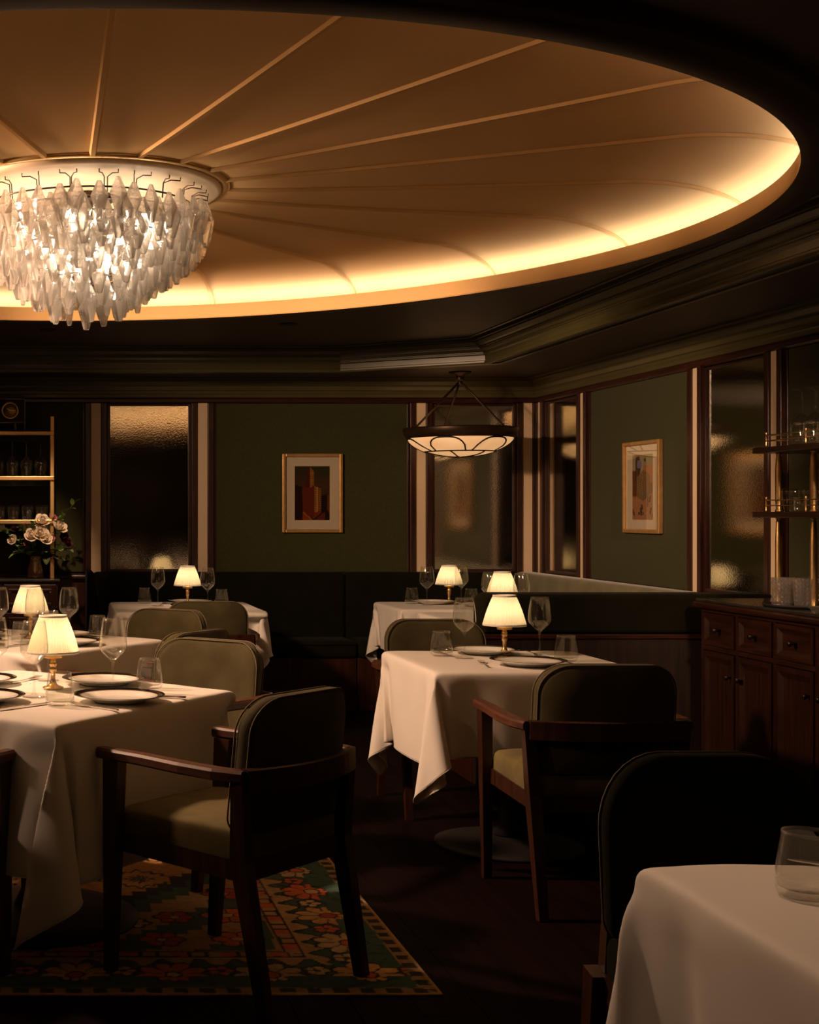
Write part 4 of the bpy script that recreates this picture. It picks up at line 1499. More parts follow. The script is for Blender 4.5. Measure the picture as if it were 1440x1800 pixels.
# nearest left table
plate(0.250, 4.405, 'dark-rimmed white plate at the nearest left table, front right, whole in view')
plate(0.222, 4.845, 'dark-rimmed plate behind the front right plate of the nearest left table')
plate(-0.190, 4.405, 'dark-rimmed plate cut by the left edge, front of the nearest table')
plate(-0.225, 4.86, 'dark-rimmed plate cut by the left edge, back of the nearest table')
wine(0.243, 4.62, 'wine glass standing right of the nearest lamp, between two plates')
wine(-0.018, 4.50, 'wine glass overlapping the left side of the nearest lampshade')
wine(-0.150, 4.64, 'wine glass cut by the left edge, left of the nearest lamp')
wine(0.030, 4.94, 'wine glass whose rim peeks over the nearest lampshade')
tumb(0.062, 4.315, 'tumbler in front of the nearest lamp, nearest the cloth corner')
tumb(0.372, 4.73, 'tumbler at the right of the nearest left table, before the olive chair')
fork((0.235, 4.19), (0.105, 4.33), 'fork left of the whole plate on the nearest left table')
knife((0.470, 4.475), (0.38, 4.50), 'knife whose handle sticks out right of the whole plate')
knife((-0.125, 4.20), (0.02, 4.35), 'knife lying left of the front tumbler on the nearest table')
fork((-0.10, 4.86), (-0.02, 5.0), 'fork by the back plate at the left edge of the nearest table')
# second left table
plate(0.133, 6.285, 'plate on the second left table, right front, seen past the nearest wine glass')
plate(0.115, 6.70, 'plate on the second left table, right back, beside a tumbler')
plate(-0.315, 6.30, 'plate on the second left table, at the left edge, front')
plate(-0.30, 6.72, 'plate on the second left table, at the left edge, back')
wine(0.135, 6.49, 'wine glass on the second left table right of its lamp, against the dark cabinet')
wine(-0.022, 6.36, 'wine glass in front of the second left table\'s lampshade')
wine(-0.190, 6.49, 'wine glass at the left edge on the second left table')
wine(-0.060, 6.80, 'wine glass behind the lampshade of the second left table')
tumb(0.278, 6.70, 'tumbler right of the plates on the second left table')
tumb(-0.085, 6.30, 'tumbler below the lampshade of the second left table')
knife((-0.215, 6.08), (-0.13, 6.2), 'knife at the left edge on the second left table')
# leftmost wall table
plate(0.985, 9.14, 'plate on the leftmost wall table behind the lamp stem')
plate(0.955, 8.63, 'plate on the leftmost wall table, hidden behind the chair back')
wine(0.752, 8.88, 'wine glass left of the lamp on the leftmost wall table')
wine(1.055, 8.76, 'wine glass right of the lamp on the leftmost wall table')
tumb(0.686, 9.12, 'tumbler at the left end of the leftmost wall table')
tumb(1.165, 8.93, 'tumbler at the right end of the leftmost wall table, behind the chair')
fork((0.775, 8.98), (0.82, 9.15), 'fork beside the left wine glass of the leftmost wall table')
# middle table
plate(1.876, 5.885, 'plate at the far side of the middle table, behind the lamp stem')
plate(1.903, 5.430, 'plate at the near side of the middle table, in front of the lamp')
wine(1.737, 5.70, 'wine glass left of the lamp on the middle table')
wine(2.066, 5.76, 'wine glass right of the lamp on the middle table, dark behind')
tumb(1.672, 5.80, 'tumbler at the left of the middle table beside a wine glass')
tumb(2.115, 5.60, 'tumbler at the right of the middle table above the dark chair')
fork((1.725, 5.36), (1.765, 5.60), 'fork left of the near plate on the middle table')
fork((2.09, 5.98), (2.075, 5.78), 'fork right of the lamp base at the far side of the middle table')
knife((2.085, 5.34), (2.09, 5.55), 'knife right of the near plate on the middle table')
knife((1.69, 5.99), (1.71, 5.76), 'knife seen through the left tumbler of the middle table')
# corner table by the back banquette
plate(2.575, 9.10, 'plate left of the lamp on the corner table beneath the pendant')
plate(2.80, 8.83, 'plate right of the lamp on the corner table beneath the pendant')
wine(2.486, 8.95, 'wine glass left of the lamp on the corner table beneath the pendant')
wine(2.752, 9.10, 'wine glass just behind the corner table lampshade')
tumb(2.435, 9.12, 'tumbler at the left end of the corner table')
tumb(2.79, 9.01, 'tumbler right of the lamp on the corner table')
# table behind the divider
wine(2.765, 8.00, 'wine glass right of the lampshade behind the black divider')
wine(2.640, 8.18, 'wine glass left of the lampshade behind the black divider')
plate(2.70, 7.82, 'plate on the table hidden behind the black divider')
# nearest right table
tumb(1.192, 2.165, 'tumbler on the nearest right table at the picture\'s right edge')
knife((1.455, 2.235), (1.29, 2.385), 'knife behind the tumbler on the nearest right table')

# ================================================================ BRASS SHELVES AT THE BACK WALL
def shelves_left():
    t = thing('wall_shelf', 'brass-edged shelf unit with glasses at the left edge of the back wall', 'shelf unit', (-0.45, 9.70, 0.8935))
    x0, x1 = -0.535, 0.535
    for s in (x0, x1):
        for y in (-0.10, 0.17):
            MB().box(s - 0.014, s + 0.014, y - 0.012, y + 0.012, 0.0, 1.115, 0.003).build('upright', M['brass_satin'], t)
    for z in (1.010, 0.700, 0.400):
        sh = MB().box(x0 - 0.02, x1 + 0.012, -0.115, 0.19, z - 0.014, z + 0.0, 0.002).build('shelf_board', M['mahogany_h'], t)
        MB().box(x0 - 0.022, x1 + 0.014, -0.128, -0.114, z - 0.026, z + 0.003, 0.004).build('brass_edge', M['brass_satin'], sh)
    for k in range(5):
        y = -0.09 + k * 0.06
        MB().box(x0 + 0.02, x1 - 0.02, y - 0.004, y + 0.004, 0.953, 0.957).build('hanging_rail', M['iron_dark'], t)
    return t


shelves_left()
SX, SZ = -0.45, 0.8935
# stemware hanging upside down from the rack
pos = ['rightmost', 'second from the right', 'third from the right', 'fourth from the right']
for k in range(4):
    put_mesh('wine_glass', WINE, SX + 0.455 - k * 0.098, 9.69, SZ + 0.702 + 0.248 * 0.985, 0.3 * k, 'wine glass upside down on the left brass shelves, %s of its row' % pos[k], 'wine glass', 'upturned wine glasses on the left shelves', flip=True, scale=0.985)
for k in range(4):
    put_mesh('tumbler', TUMB, SX + 0.462 - k * 0.098, 9.67, SZ + 0.4025 + 0.102, 0.3 * k, 'tumbler upside down on the lowest left brass shelf, %s of its row' % pos[k], 'tumbler', 'upturned tumblers on the left shelves', flip=True)

# clock in an open lattice frame on the top shelf
t = thing('shelf_clock', 'small round clock in an open square lattice frame on the top shelf', 'clock', (-0.255, 9.72, SZ + 1.0105))
w, h = 0.150, 0.232
def fr(a, b): MB().bar(a, b, 0.009, 0.009, side=(0, 1, 0)).build('frame_bar', M['mahogany'], t)
for y in (-0.035, 0.035):
    fr((-w, y, 0), (-w, y, h)); fr((w, y, 0), (w, y, h)); fr((-w, y, h), (w, y, h)); fr((-w, y, 0.068), (w, y, 0.068)); fr((0.085, y, 0.0), (0.085, y, 0.068)); fr((-0.06, y, 0.068), (-0.06, y, h))
for x in (-w, w):
    fr((x, -0.035, h), (x, 0.035, h)); fr((x, -0.035, 0.068), (x, 0.035, 0.068))
MB().box(-0.055, w - 0.006, -0.012, 0.030, 0.074, h - 0.006).build('case', M['iron_dark'], t)
Mr = Matrix.Rotation(R(90), 4, 'X')
def disc(prof_, name, mat, par, off):
    mb = MB().lathe(prof_, 40)
    mb.v = [tuple(Mr @ Vector(v) + Vector(off)) for v in mb.v]
    return mb.build(name, mat, par)
oc = (0.048, -0.013, 0.152)
disc([(0.0, 0.0), (0.050, 0.0), (0.050, 0.004), (0.0, 0.004)], 'dial', M['gilt'], t, oc)
disc([(0.050, 0.0), (0.058, 0.0), (0.060, 0.006), (0.055, 0.010), (0.050, 0.006)], 'bezel', M['brass'], t, oc)
for k in range(12):
    a = 2 * math.pi * k / 12
    MB().bar((oc[0] + 0.036 * math.cos(a), oc[1] - 0.0045, oc[2] + 0.036 * math.sin(a)), (oc[0] + 0.045 * math.cos(a), oc[1] - 0.0045, oc[2] + 0.045 * math.sin(a)), 0.002, 0.004, side=(0, 1, 0)).build('hour_mark', M['iron_dark'], t)
for a, l in ((R(148), 0.026), (R(2), 0.040)):
    MB().bar((oc[0], oc[1] - 0.006, oc[2]), (oc[0] + l * math.cos(a), oc[1] - 0.006, oc[2] + l * math.sin(a)), 0.002, 0.004, side=(0, 1, 0)).build('hand', M['porcelain'], t)

# ================================================================ FLOWERS
for nm, c, c2 in (('petal_white', (0.80, 0.72, 0.58), (0.70, 0.58, 0.42)), ('petal_burgundy', (0.070, 0.012, 0.014), (0.035, 0.007, 0.009)), ('petal_pink', (0.42, 0.15, 0.14), (0.30, 0.08, 0.08)),
                  ('thistle_blue', (0.10, 0.13, 0.17), (0.06, 0.07, 0.09)), ('leaf_green', (0.24, 0.36, 0.10), (0.13, 0.20, 0.05)), ('leaf_dark', (0.08, 0.11, 0.035), (0.05, 0.06, 0.02)), ('stem_green', (0.10, 0.13, 0.05), (0.06, 0.08, 0.03))):
    simple(nm, c, 0.6, col2=c2, scale=35, spec=0.3)
VX, VY, VZ = -0.032, 9.61, SZ
t = thing('flower_vase', 'brownish glass vase holding the bouquet on the left sideboard', 'vase', (VX, VY, VZ))
MB().lathe([(0.0, 0.0), (0.050, 0.0), (0.058, 0.006), (0.060, 0.02), (0.054, 0.06), (0.043, 0.10), (0.038, 0.13), (0.042, 0.152), (0.040, 0.152), (0.036, 0.13), (0.041, 0.10), (0.052, 0.06), (0.057, 0.02), (0.05, 0.010), (0.0, 0.009)], 32).build('body', M['vase_glass'], t)
MB().lathe([(0.0, 0.012), (0.050, 0.012), (0.055, 0.02), (0.050, 0.06), (0.046, 0.075), (0.0, 0.075)], 24).build('water', M['glass'], t)


def petal_cup(r, ht, open_, nseg, a0, width):
    """one curved petal as a small grid, cup shaped"""
    vs, fs = [], []
    nu, nv = 4, 4
    for j in range(nv + 1):
        v = j / nv
        for i in range(nu + 1):
            u = -1 + 2 * i / nu
            a = a0 + u * width * (0.45 + 0.55 * math.sin(math.pi * min(1, v * 0.75 + 0.12)))
            rr = r * (0.15 + (0.85 + open_ * v) * math.sin(min(1.0, v * 1.15) * math.pi / 2)) - 0.10 * r * u * u * v
            z = ht * v - 0.16 * ht * u * u * v + (0.12 * ht * math.sin(v * math.pi))
            if v > 0.8:
                rr += open_ * 0.10 * r; z -= 0.04 * ht
            vs.append((rr * math.cos(a), rr * math.sin(a), z))
    for j in range(nv):
        for i in range(nu):
            fs.append((j * (nu + 1) + i, j * (nu + 1) + i + 1, (j + 1) * (nu + 1) + i + 1, (j + 1) * (nu + 1) + i))
    return vs, fs


def bloom_mesh(mat, seed, r=0.035):
    q = random.Random(seed)
    mb = MB()
    for layer, (k, n, op, ht) in enumerate(((1.0, 6, 0.25, 1.05), (0.78, 5, 0.05, 1.2), (0.55, 5, -0.2, 1.3), (0.32, 4, -0.35, 1.35))):
        for i in range(n):
            v, f = petal_cup(r * k, r * ht, op + q.uniform(-0.08, 0.08), 0, 2 * math.pi * (i + 0.4 * layer) / n + q.uniform(-0.2, 0.2), math.pi / n * 1.35)
            mb.add(v, f, True)
    mb.lathe([(0, r * 0.1), (r * 0.25, r * 0.5), (r * 0.2, r * 1.1), (0, r * 1.25)], 10)
    return mb.mesh('petals', mat)


def leaf_mesh(mat, L=0.05, W=0.014):
    vs, fs = [], []
    n = 6
    for j in range(n + 1):
        v = j / n
        w = W * math.sin(math.pi * min(1, 0.06 + v * 0.94)) ** 0.8 * (1.15 - 0.4 * v)
        z = -0.18 * L * v * v
        vs += [(-w, L * v, z + w * 0.35), (0, L * v, z), (w, L * v, z + w * 0.35)]
    for j in range(n):
        for i in range(2):
            fs.append((j * 3 + i, j * 3 + i + 1, (j + 1) * 3 + i + 1, (j + 1) * 3 + i))
    return MB().add(vs, fs, True).mesh('leaf', mat)


BL = {k: bloom_mesh(M[k], i + 3) for i, k in enumerate(('petal_white', 'petal_burgundy', 'petal_pink'))}
LFS = [leaf_mesh(M['leaf_green']), leaf_mesh(M['leaf_green'], 0.038, 0.012), leaf_mesh(M['leaf_dark'], 0.045, 0.013)]
VTOP = Vector((VX, VY, VZ + 0.145))
BG = 'stems in the bouquet on the left sideboard'


def pix(x, y, Y):
    return Vector(((x - PX) * Y / FPX, Y, EYE + (PY - y) * Y / FPX))


def stem_path(root, tip, sag=0.0):
    base = Vector((0, 0, 0)) + (root - tip) * 0.0
    mid = root * 0.55 + tip * 0.45 + Vector((0, 0, 0.03 + sag))
    out = []
    for k in range(7):
        u = k / 6
        out.append(root * (1 - u) ** 2 + mid * 2 * u * (1 - u) + tip * u * u)
    return out


def flower(x, y, dy, kind, size, label, cat='flower'):
    tip = pix(x, y, VY + dy)
    t = thing('rose' if kind != 'petal_pink' else 'lisianthus', label, cat, tuple(tip), group=BG)
    root = Vector((VX + rnd.uniform(-0.02, 0.02), VY + rnd.uniform(-0.02, 0.02), VZ + 0.03))
    pts = [p - tip for p in stem_path(root, tip)]
    neck = Vector((VX, VY, VZ + 0.15)) - tip
    pts = [root - tip, neck + (root - Vector((VX, VY, VZ + 0.03))) * 0.8] + pts[4:]
    MB().tube([tuple(p) for p in pts], 0.0022, 5).build('stem', M['stem_green'], t)
    o = bpy.data.objects.new('petals', BL[kind]); link(o, t)
    o.scale = (size * 1.4,) * 3
    d = (tip - Vector((VX, VY + 0.12, VZ + 0.10))); d.y -= 0.10; d.normalize()
    o.rotation_euler = d.to_track_quat('Z', 'Y').to_euler()
    o.location = -d * 0.018 * size
    if size > 0.6:
        for k in range(2):
            lf = bpy.data.objects.new('leaf', LFS[k]); link(lf, t)
            lf.location = pts[-2]; lf.rotation_euler = (rnd.uniform(-0.4, 0.5), 0, rnd.uniform(0, 6))
    return t


flower(70, 940, -0.06, 'petal_white', 1.05, 'large white rose in the middle of the bouquet, above the vase neck')
flower(74, 918, -0.02, 'petal_white', 0.95, 'white rose at the top centre of the bouquet')
flower(103, 928, -0.03, 'petal_white', 0.95, 'white rose at the upper right of the bouquet')
flower(55, 943, -0.07, 'petal_white', 0.85, 'white rose left of the bouquet\'s middle')
flower(23, 950, -0.05, 'petal_white', 0.62, 'small round white rose at the bouquet\'s left')
flower(80, 948, -0.08, 'petal_white', 0.8, 'white rose low at the front of the bouquet')
flower(22, 925, 0.0, 'petal_burgundy', 0.75, 'dark burgundy rose at the bouquet\'s upper left')
flower(30, 930, -0.03, 'petal_burgundy', 0.6, 'smaller burgundy rose at the bouquet\'s left')
flower(112, 948, -0.02, 'petal_burgundy', 0.8, 'dark burgundy rose at the bouquet\'s right')
flower(118, 955, -0.05, 'petal_burgundy', 0.6, 'burgundy rose low at the bouquet\'s right')
flower(93, 912, -0.01, 'petal_pink', 0.5, 'pink bud rising at the right of the bouquet')
flower(92, 908, 0.02, 'petal_pink', 0.4, 'small pink bud highest beside the shelf upright')
flower(45, 920, -0.02, 'petal_pink', 0.4, 'pink bud left of the white roses')
flower(47, 955, -0.06, 'petal_pink', 0.36, 'pink bud below the white roses at left')
flower(91, 947, -0.07, 'petal_pink', 0.38, 'pink bud right of the low white rose')
# thistles
for x, y, l in ((51, 900, 'blue-grey thistle head at the top of the bouquet'), (43, 911, 'lower blue-grey thistle head at the bouquet\'s top left')):
    tip = pix(x, y, VY)
    t = thing('thistle', l, 'flower', tuple(tip), group=BG)
    mb = MB()
    for k in range(36):
        a = k * 2.39996; zz = 1 - 2 * (k + 0.5) / 36; rr = math.sqrt(1 - zz * zz)
        d = Vector((rr * math.cos(a), rr * math.sin(a), zz))
        mb.tube([tuple(d * 0.006), tuple(d * (0.017 if zz > -0.3 else 0.026))], [0.002, 0.0003], 4)
    mb.build('spikes', M['thistle_blue'], t)
    MB().tube([tuple(p - tip) for p in stem_path(Vector((VX, VY, VZ + 0.14)), tip)], 0.002, 5).build('stem', M['stem_green'], t)
# leafy sprigs
for i, (x, y, dy, n, dk, l) in enumerate(((133, 882, -0.02, 10, 0, 'tall green sprig with round buds at the bouquet\'s upper right'), (108, 905, 0.0, 9, 0, 'green leafy sprig behind the upper right rose'),
                                      (130, 965, -0.04, 14, 0, 'light green sprig at the bouquet\'s right tip'), (140, 985, -0.05, 10, 2, 'dark trailing tendril at the bouquet\'s far right'),
                                      (112, 985, -0.06, 9, 2, 'dark drooping sprig right of the vase'), (30, 972, -0.06, 11, 0, 'green sprig drooping left of the vase'),
                                      (6, 935, -0.03, 13, 0, 'long green sprig reaching the left edge'), (36, 928, -0.05, 12, 0, 'bright green leaves left of the white roses'), (58, 922, -0.06, 11, 0, 'green leaves above the middle rose'),
                                      (98, 968, -0.07, 11, 0, 'leafy sprig low at the right of the vase neck'), (14, 955, -0.02, 8, 2, 'dark leaves at the bouquet\'s left'))):
    tip = pix(x, y, VY + dy)
    t = thing('leafy_sprig', l, 'foliage', tuple(VTOP), group=BG)
    path = [p - VTOP for p in stem_path(VTOP - Vector((0, 0, 0.05)), tip, 0.05)]
    MB().tube([tuple(p) for p in path], 0.0017, 5).build('stem', M['stem_green'], t)
    for k in range(n):
        u = 0.35 + 0.65 * k / (n - 1)
        q = u * 6; j = min(int(q), 5); p = path[j] * (1 - (q - j)) + path[j + 1] * (q - j)
        lf = bpy.data.objects.new('leaf', LFS[dk if dk else k % 2]); link(lf, t)
        lf.location = p
        s = rnd.uniform(0.9, 1.5) * (0.55 if dk and i == 3 else 1.0); lf.scale = (s, s, s)
        dv = Vector((rnd.uniform(-1, 1), rnd.uniform(-1, 0.3), rnd.uniform(-0.5, 0.7))) + (tip - VTOP).normalized() * 0.7
        lf.rotation_euler = dv.to_track_quat('Y', 'Z').to_euler()
    if i == 0:
        for k in range(6):
            p = path[3 + k // 2] + Vector((rnd.uniform(-0.015, 0.015), rnd.uniform(-0.01, 0.01), rnd.uniform(-0.01, 0.015)))
            mb = MB().lathe([(0, -0.007), (0.005, -0.004), (0.007, 0.001), (0.004, 0.006), (0, 0.008)], 10, tuple(p)).build('bud', M['leaf_green'], t)


# ================================================================ SHELVES ON THE RIGHT SIDEBOARD
CZ = 0.9395
def shelves_right():
    t = thing('glass_stand', 'two-tier dark shelf stand with brass posts and rails on the right sideboard', 'shelf stand', (3.36, 5.75, CZ))
    y0, y1 = -0.45, 0.52
    x0, x1 = -0.155, 0.155
    for z in (0.385, 0.672):
        sh = MB().box(x0, x1, y0, y1, z, z + 0.026, 0.004).build('shelf_board', M['mahogany_y'], t)
        # gallery rail: pickets and two thin brass rails round the edge
        pk = [(x0 + 0.016, y) for y in (y1 - 0.09, y1 - 0.41, y0 + 0.03)] + [(x1 - 0.016, y) for y in (y1 - 0.09, y1 - 0.41, y0 + 0.03)]
        for px_, py_ in pk:
            MB().lathe([(0.0, 0.0), (0.006, 0.0), (0.004, 0.008), (0.0035, 0.056), (0.006, 0.064), (0.0, 0.068)], 10, (px_, py_, z + 0.0262)).build('picket', M['brass'], sh)
        for hz in (0.028, 0.052):
            c = [(x0 + 0.016, y1 - 0.09, z + 0.026 + hz), (x1 - 0.016, y1 - 0.09, z + 0.026 + hz), (x1 - 0.016, y0 + 0.03, z + 0.026 + hz), (x0 + 0.016, y0 + 0.03, z + 0.026 + hz)]
            MB().tube(c, 0.0028, 6, closed=True, smooth=False).build('gallery_rail', M['brass'], sh)
    for px_, py_ in ((-0.075, 0.445), (-0.075, 0.165), (0.12, 0.445), (0.12, 0.165), (-0.075, -0.38), (0.12, -0.38)):
        for z0, z1 in ((0.0, 0.385), (0.411, 0.672)):
            L = z1 - z0
            MB().lathe([(0.0, 0.0), (0.016, 0.0), (0.016, 0.006), (0.011, 0.012), (0.015, 0.05), (0.0150, L * 0.7), (0.011, L - 0.016), (0.0075, L - 0.008), (0.013, L - 0.004), (0.013, L), (0.0, L)], 16, (px_, py_, z0)).build('post', M['brass_satin'], t)
    return t


shelves_right()
names = ['farthest', 'second', 'third', 'fourth', 'fifth', 'nearest']
n_ = 0
for k, (x, y) in enumerate(((3.315, 6.06), (3.43, 6.10), (3.315, 5.955), (3.43, 5.98), (3.315, 5.85), (3.43, 5.86))):
    put_mesh('wine_glass', WINE, x, y, CZ + 0.6985 + 0.247, 0.2 * k, 'wine glass upside down on the top right shelf, %s in from the picture edge' % ['leftmost', 'second leftmost', 'third', 'fourth', 'fifth', 'rightmost'][k], 'wine glass', 'upturned wine glasses on the right stand', flip=True)
for k, (x, y) in enumerate(((3.29, 6.085), (3.40, 6.04), (3.31, 5.985), (3.40, 5.93), (3.31, 5.885), (3.40, 5.83))):
    put_mesh('tumbler', TUMB, x, y, CZ + 0.4115 + 0.102, 0.2 * k, 'tumbler upside down on the lower right shelf, %s behind the brass rail' % ['leftmost', 'second leftmost', 'third', 'fourth', 'fifth', 'rightmost'][k], 'tumbler', 'upturned tumblers on the right stand', flip=True)
# tray with cut-glass tumblers
t = thing('serving_tray', 'round black tray under the cut-glass tumblers on the right sideboard', 'tray', (3.30, 6.02, CZ))
MB().lathe([(0.0, 0.0), (0.150, 0.0), (0.158, 0.004), (0.162, 0.014), (0.159, 0.014), (0.154, 0.006), (0.148, 0.004), (0.0, 0.004)], 48).build('dish', M['iron_dark'], t)


def cut_mesh():
    n = 32; rows = 12
    vs, fs = [], []
    for j in range(rows + 1):
        z = 0.004 + 0.118 * j / rows
        for i in range(n):
            a = 2 * math.pi * (i + 0.5 * (j % 2)) / n
            bump = 0.0022 * (1 if (i + j // 1) % 2 == 0 else -1) if 0 < j < rows else 0
            r = 0.040 + 0.004 * (j / rows) + bump
            vs.append((r * math.cos(a), r * math.sin(a), z))
    for j in range(rows):
        for i in range(n):
            k = (i + 1) % n
            a, b, c, d = j * n + i, j * n + k, (j + 1) * n + k, (j + 1) * n + i
            if j % 2:
                fs += [(a, b, c), (a, c, d)]
            else:
                fs += [(a, b, d), (b, c, d)]
    fs.append(tuple(reversed(range(n))))
    mb = MB().add(vs, fs)
    mb.lathe([(0.044, 0.122), (0.0415, 0.122), (0.037, 0.016), (0.0, 0.014)], 32)
    return mb.mesh('cut_glass_tumbler', M['glass_cut'])


CUT = cut_mesh()
for k, (x, y) in enumerate(((3.215, 6.035), (3.315, 6.04), (3.265, 5.945), (3.37, 5.955))):
    put_mesh('cut_glass_tumbler', CUT, x, y, CZ + 0.0045, 0.3 * k, 'cut-glass tumbler on the black tray, %s' % ['leftmost of the four', 'at the back beside the wall', 'in front, overlapping the leftmost', 'at the right edge'][k], 'tumbler', 'cut-glass tumblers on the tray')
t = thing('crystal_dish', 'small crystal dish at the right edge of the sideboard top', 'dish', (3.185, 5.70, CZ))
MB().lathe([(0.0, 0.0), (0.022, 0.0), (0.024, 0.003), (0.030, 0.012), (0.044, 0.024), (0.041, 0.024), (0.027, 0.013), (0.0, 0.006)], 12, smooth=False).build('bowl', M['glass_cut'], t)


# ================================================================ PICTURES
def art_back(nx, ny):
    X, Y = np.meshgrid(np.linspace(0, 1, nx), np.linspace(0, 1, ny))
    C = np.zeros((ny, nx, 3)); C[:] = srgb(52, 38, 24)
    r = np.random.RandomState(2)
    sky = srgb(56, 50, 28) * (0.6 + 0.8 * Y[..., None]) + srgb(120, 40, 20) * np.clip(1 - np.abs(Y - 0.62) * 3.5, 0, 1)[..., None] * 0.35
    C[:] = sky
    def tri(poly, col):
        m = np.ones_like(X, bool)
        for i in range(len(poly)):
            (ax, ay), (bx_, by) = poly[i], poly[(i + 1) % len(poly)]
            m &= ((bx_ - ax) * (Y - ay) - (by - ay) * (X - ax)) >= 0
        C[m] = col
        return m
    tri([(0, 0), (0.22, 0), (0.22, 0.62), (0, 0.66)], srgb(52, 16, 10))
    tri([(0.77, 0), (1, 0), (1, 0.47), (0.77, 0.46)], srgb(34, 16, 12))
    tri([(0.92, 0.22), (1, 0.1), (1, 0.47), (0.93, 0.47)], srgb(140, 50, 24))
    tri([(0.24, 0.12), (0.55, 0.02), (0.55, 0.62), (0.30, 0.66), (0.22, 0.54)], srgb(126, 44, 20))
    tri([(0.30, 0.60), (0.44, 0.60), (0.44, 0.99), (0.34, 0.93)], srgb(96, 32, 16))
    m = tri([(0.44, 0.60), (0.55, 0.64), (0.55, 0.90), (0.44, 0.99)], srgb(188, 128, 56))
    C[m & (((Y * 60) % 2) < 0.5)] = srgb(130, 78, 32)
    m = tri([(0.55, 0.02), (0.76, 0.14), (0.76, 0.58), (0.55, 0.64)], srgb(196, 132, 54))
    C[m & (((Y * 50 + X * 6) % 2) < 0.7)] = srgb(120, 62, 24)
    C[m & (((X * 44) % 2) < 0.5)] = srgb(104, 54, 22)
    C[m & (np.abs(X - 0.64) < 0.012)] = srgb(214, 160, 84)
    tri([(0.55, 0.02), (0.76, 0.14), (0.76, 0.20), (0.55, 0.12)], srgb(150, 52, 24))
    tri([(0.22, 0.0), (0.50, 0.0), (0.24, 0.13)], srgb(170, 66, 30))
    tri([(0.60, 0.0), (0.86, 0.0), (0.86, 0.14), (0.78, 0.12)], srgb(120, 46, 26))
    tri([(0.46, 0.0), (0.52, 0.0), (0.25, 0.16), (0.22, 0.14)], srgb(190, 110, 60))
    C *= (0.85 + 0.3 * r.rand(ny, nx))[..., None]
    return C


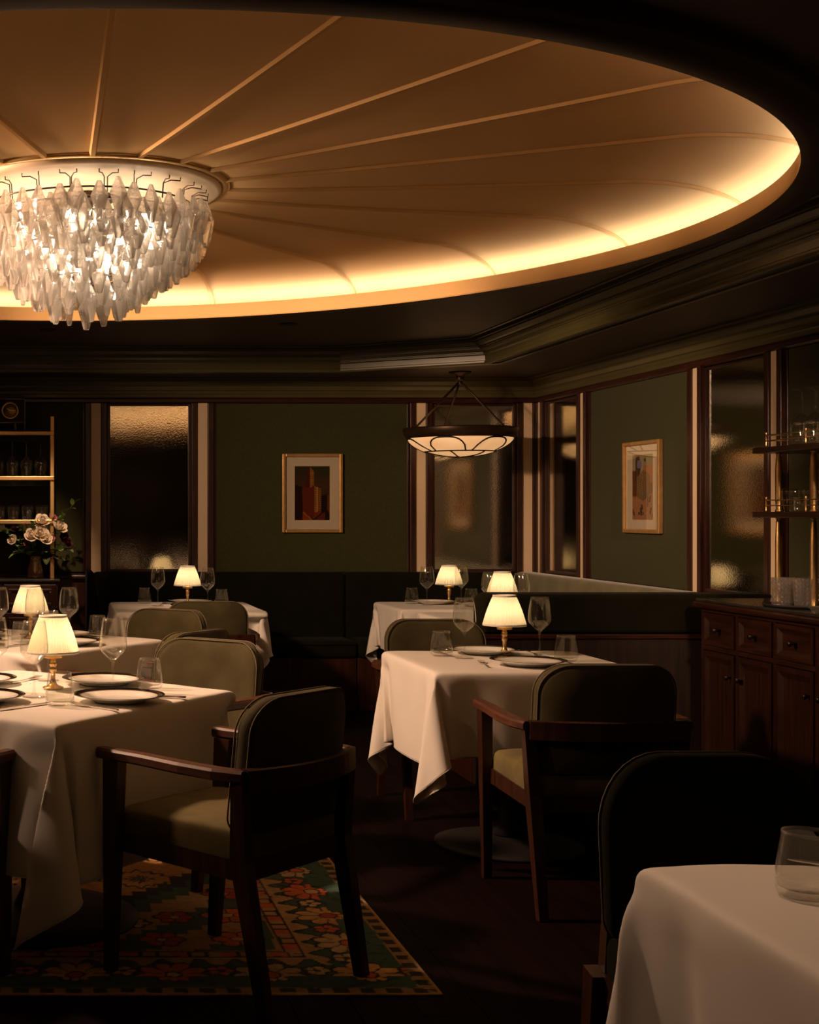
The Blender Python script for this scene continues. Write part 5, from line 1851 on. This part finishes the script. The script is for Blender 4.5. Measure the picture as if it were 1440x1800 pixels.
def art_right(nx, ny):
    X, Y = np.meshgrid(np.linspace(0, 1, nx), np.linspace(0, 1, ny))
    C = np.zeros((ny, nx, 3))
    C[:] = srgb(200, 130, 76)
    C[Y > 0.82] = srgb(168, 158, 112)
    C[(Y > 0.70) & (X < 0.55)] = srgb(190, 170, 130)
    C[(Y < 0.36)] = srgb(196, 142, 96)
    def tri(poly, col):
        m = np.ones_like(X, bool)
        for i in range(len(poly)):
            (ax, ay), (bx_, by) = poly[i], poly[(i + 1) % len(poly)]
            m &= ((bx_ - ax) * (Y - ay) - (by - ay) * (X - ax)) >= 0
        C[m] = col
        return m
    tri([(0.0, 0.36), (0.28, 0.36), (0.28, 0.70), (0.16, 0.76), (0.0, 0.76)], srgb(132, 74, 48))
    tri([(0.14, 0.60), (0.28, 0.55), (0.42, 0.80), (0.34, 0.98), (0.16, 0.96)], srgb(92, 64, 52))
    tri([(0.22, 0.80), (0.44, 0.78), (0.46, 0.90), (0.26, 0.92)], srgb(150, 140, 176))
    tri([(0.86, 0.40), (1, 0.40), (1, 0.56), (0.86, 0.56)], srgb(150, 92, 60))
    a = tri([(0.22, 0.36), (0.54, 0.28), (0.54, 0.76), (0.22, 0.66)], srgb(176, 140, 92))
    b = tri([(0.54, 0.28), (0.86, 0.38), (0.86, 0.69), (0.54, 0.76)], srgb(156, 120, 78))
    for m, k in ((a, 1), (b, -1)):
        C[m & (((Y * 56 + k * X * 10) % 2) < 0.5)] = srgb(110, 84, 54)
        C[m & (((X * 34) % 2) < 0.4)] = srgb(112, 86, 56)
    C[np.abs(X - 0.54) + (Y > 0.76) + (Y < 0.28) < 0.012] = srgb(84, 60, 40)
    r = np.random.RandomState(8)
    for k in range(13):
        cx, cyy = r.rand(), 0.03 + r.rand() * 0.30
        s = -1 if cx > 0.55 else 1
        u = (X - cx) + s * 0.5 * (Y - cyy); v = (Y - cyy)
        C[(np.abs(u) < 0.035) & (np.abs(v) < 0.022 + 0.03 * r.rand())] = [srgb(60, 50, 44), srgb(150, 60, 34), srgb(70, 84, 78)][k % 3]
    C[(np.hypot((X - 0.62), (Y - 0.91) * 1.6) < 0.04)] = srgb(50, 46, 40)
    C *= (0.88 + 0.24 * r.rand(ny, nx))[..., None]
    return C


def picture(loc, rotz, w, h, aw, ah, art, label, tilt=0.0):
    """hung on a wall; local -Y faces the room"""
    t = thing('framed_picture', label, 'picture', loc, rotz)
    b = 0.024
    for x0, x1, z0, z1 in ((-w / 2, -w / 2 + b, -h / 2, h / 2), (w / 2 - b, w / 2, -h / 2, h / 2), (-w / 2 + b, w / 2 - b, h / 2 - b, h / 2), (-w / 2 + b, w / 2 - b, -h / 2, -h / 2 + b)):
        vert = (x1 - x0) < (z1 - z0)
        mb = MB().box(x0, x1, -0.030, -0.0005, z0, z1, 0.005)
        mb.build('frame', M['gilt'], t)
    MB().box(-w / 2 + b, w / 2 - b, -0.012, -0.0005, -h / 2 + b, h / 2 - b).build('mount', M['mat_board'], t)
    nx, ny = 64, int(64 * ah / aw)
    raster('print', aw, ah, nx, ny, art(nx, ny) * 0.7, M['print'], t, 'XZ', (0, -0.0128, 0))
    for x0, x1, z0, z1 in ((-aw / 2 - .012, aw / 2 + .012, ah / 2 + .010, ah / 2 + .013), (-aw / 2 - .012, aw / 2 + .012, -ah / 2 - .013, -ah / 2 - .010), (-aw / 2 - .013, -aw / 2 - .010, -ah / 2 - .012, ah / 2 + .012), (aw / 2 + .010, aw / 2 + .013, -ah / 2 - .012, ah / 2 + .012)):
        MB().box(x0, x1, -0.0132, -0.0121, z0, z1).build('mount_line', M['strip_cream'], t)
    MB().box(-w / 2 + b, w / 2 - b, -0.0185, -0.0170, -h / 2 + b, h / 2 - b).build('glazing', M['picture_glass'], t)
    return t


picture((1.950, YW - 0.0125, 1.485), 0.0, 0.432, 0.566, 0.250, 0.385, art_back, 'framed print of a red-brown corner tower, on the back wall')
picture((XW - 0.0125, 8.22, 1.497), R(-90), 0.50, 0.545, 0.275, 0.385, art_right, 'framed print of a pale corner building and street, on the lit side wall')
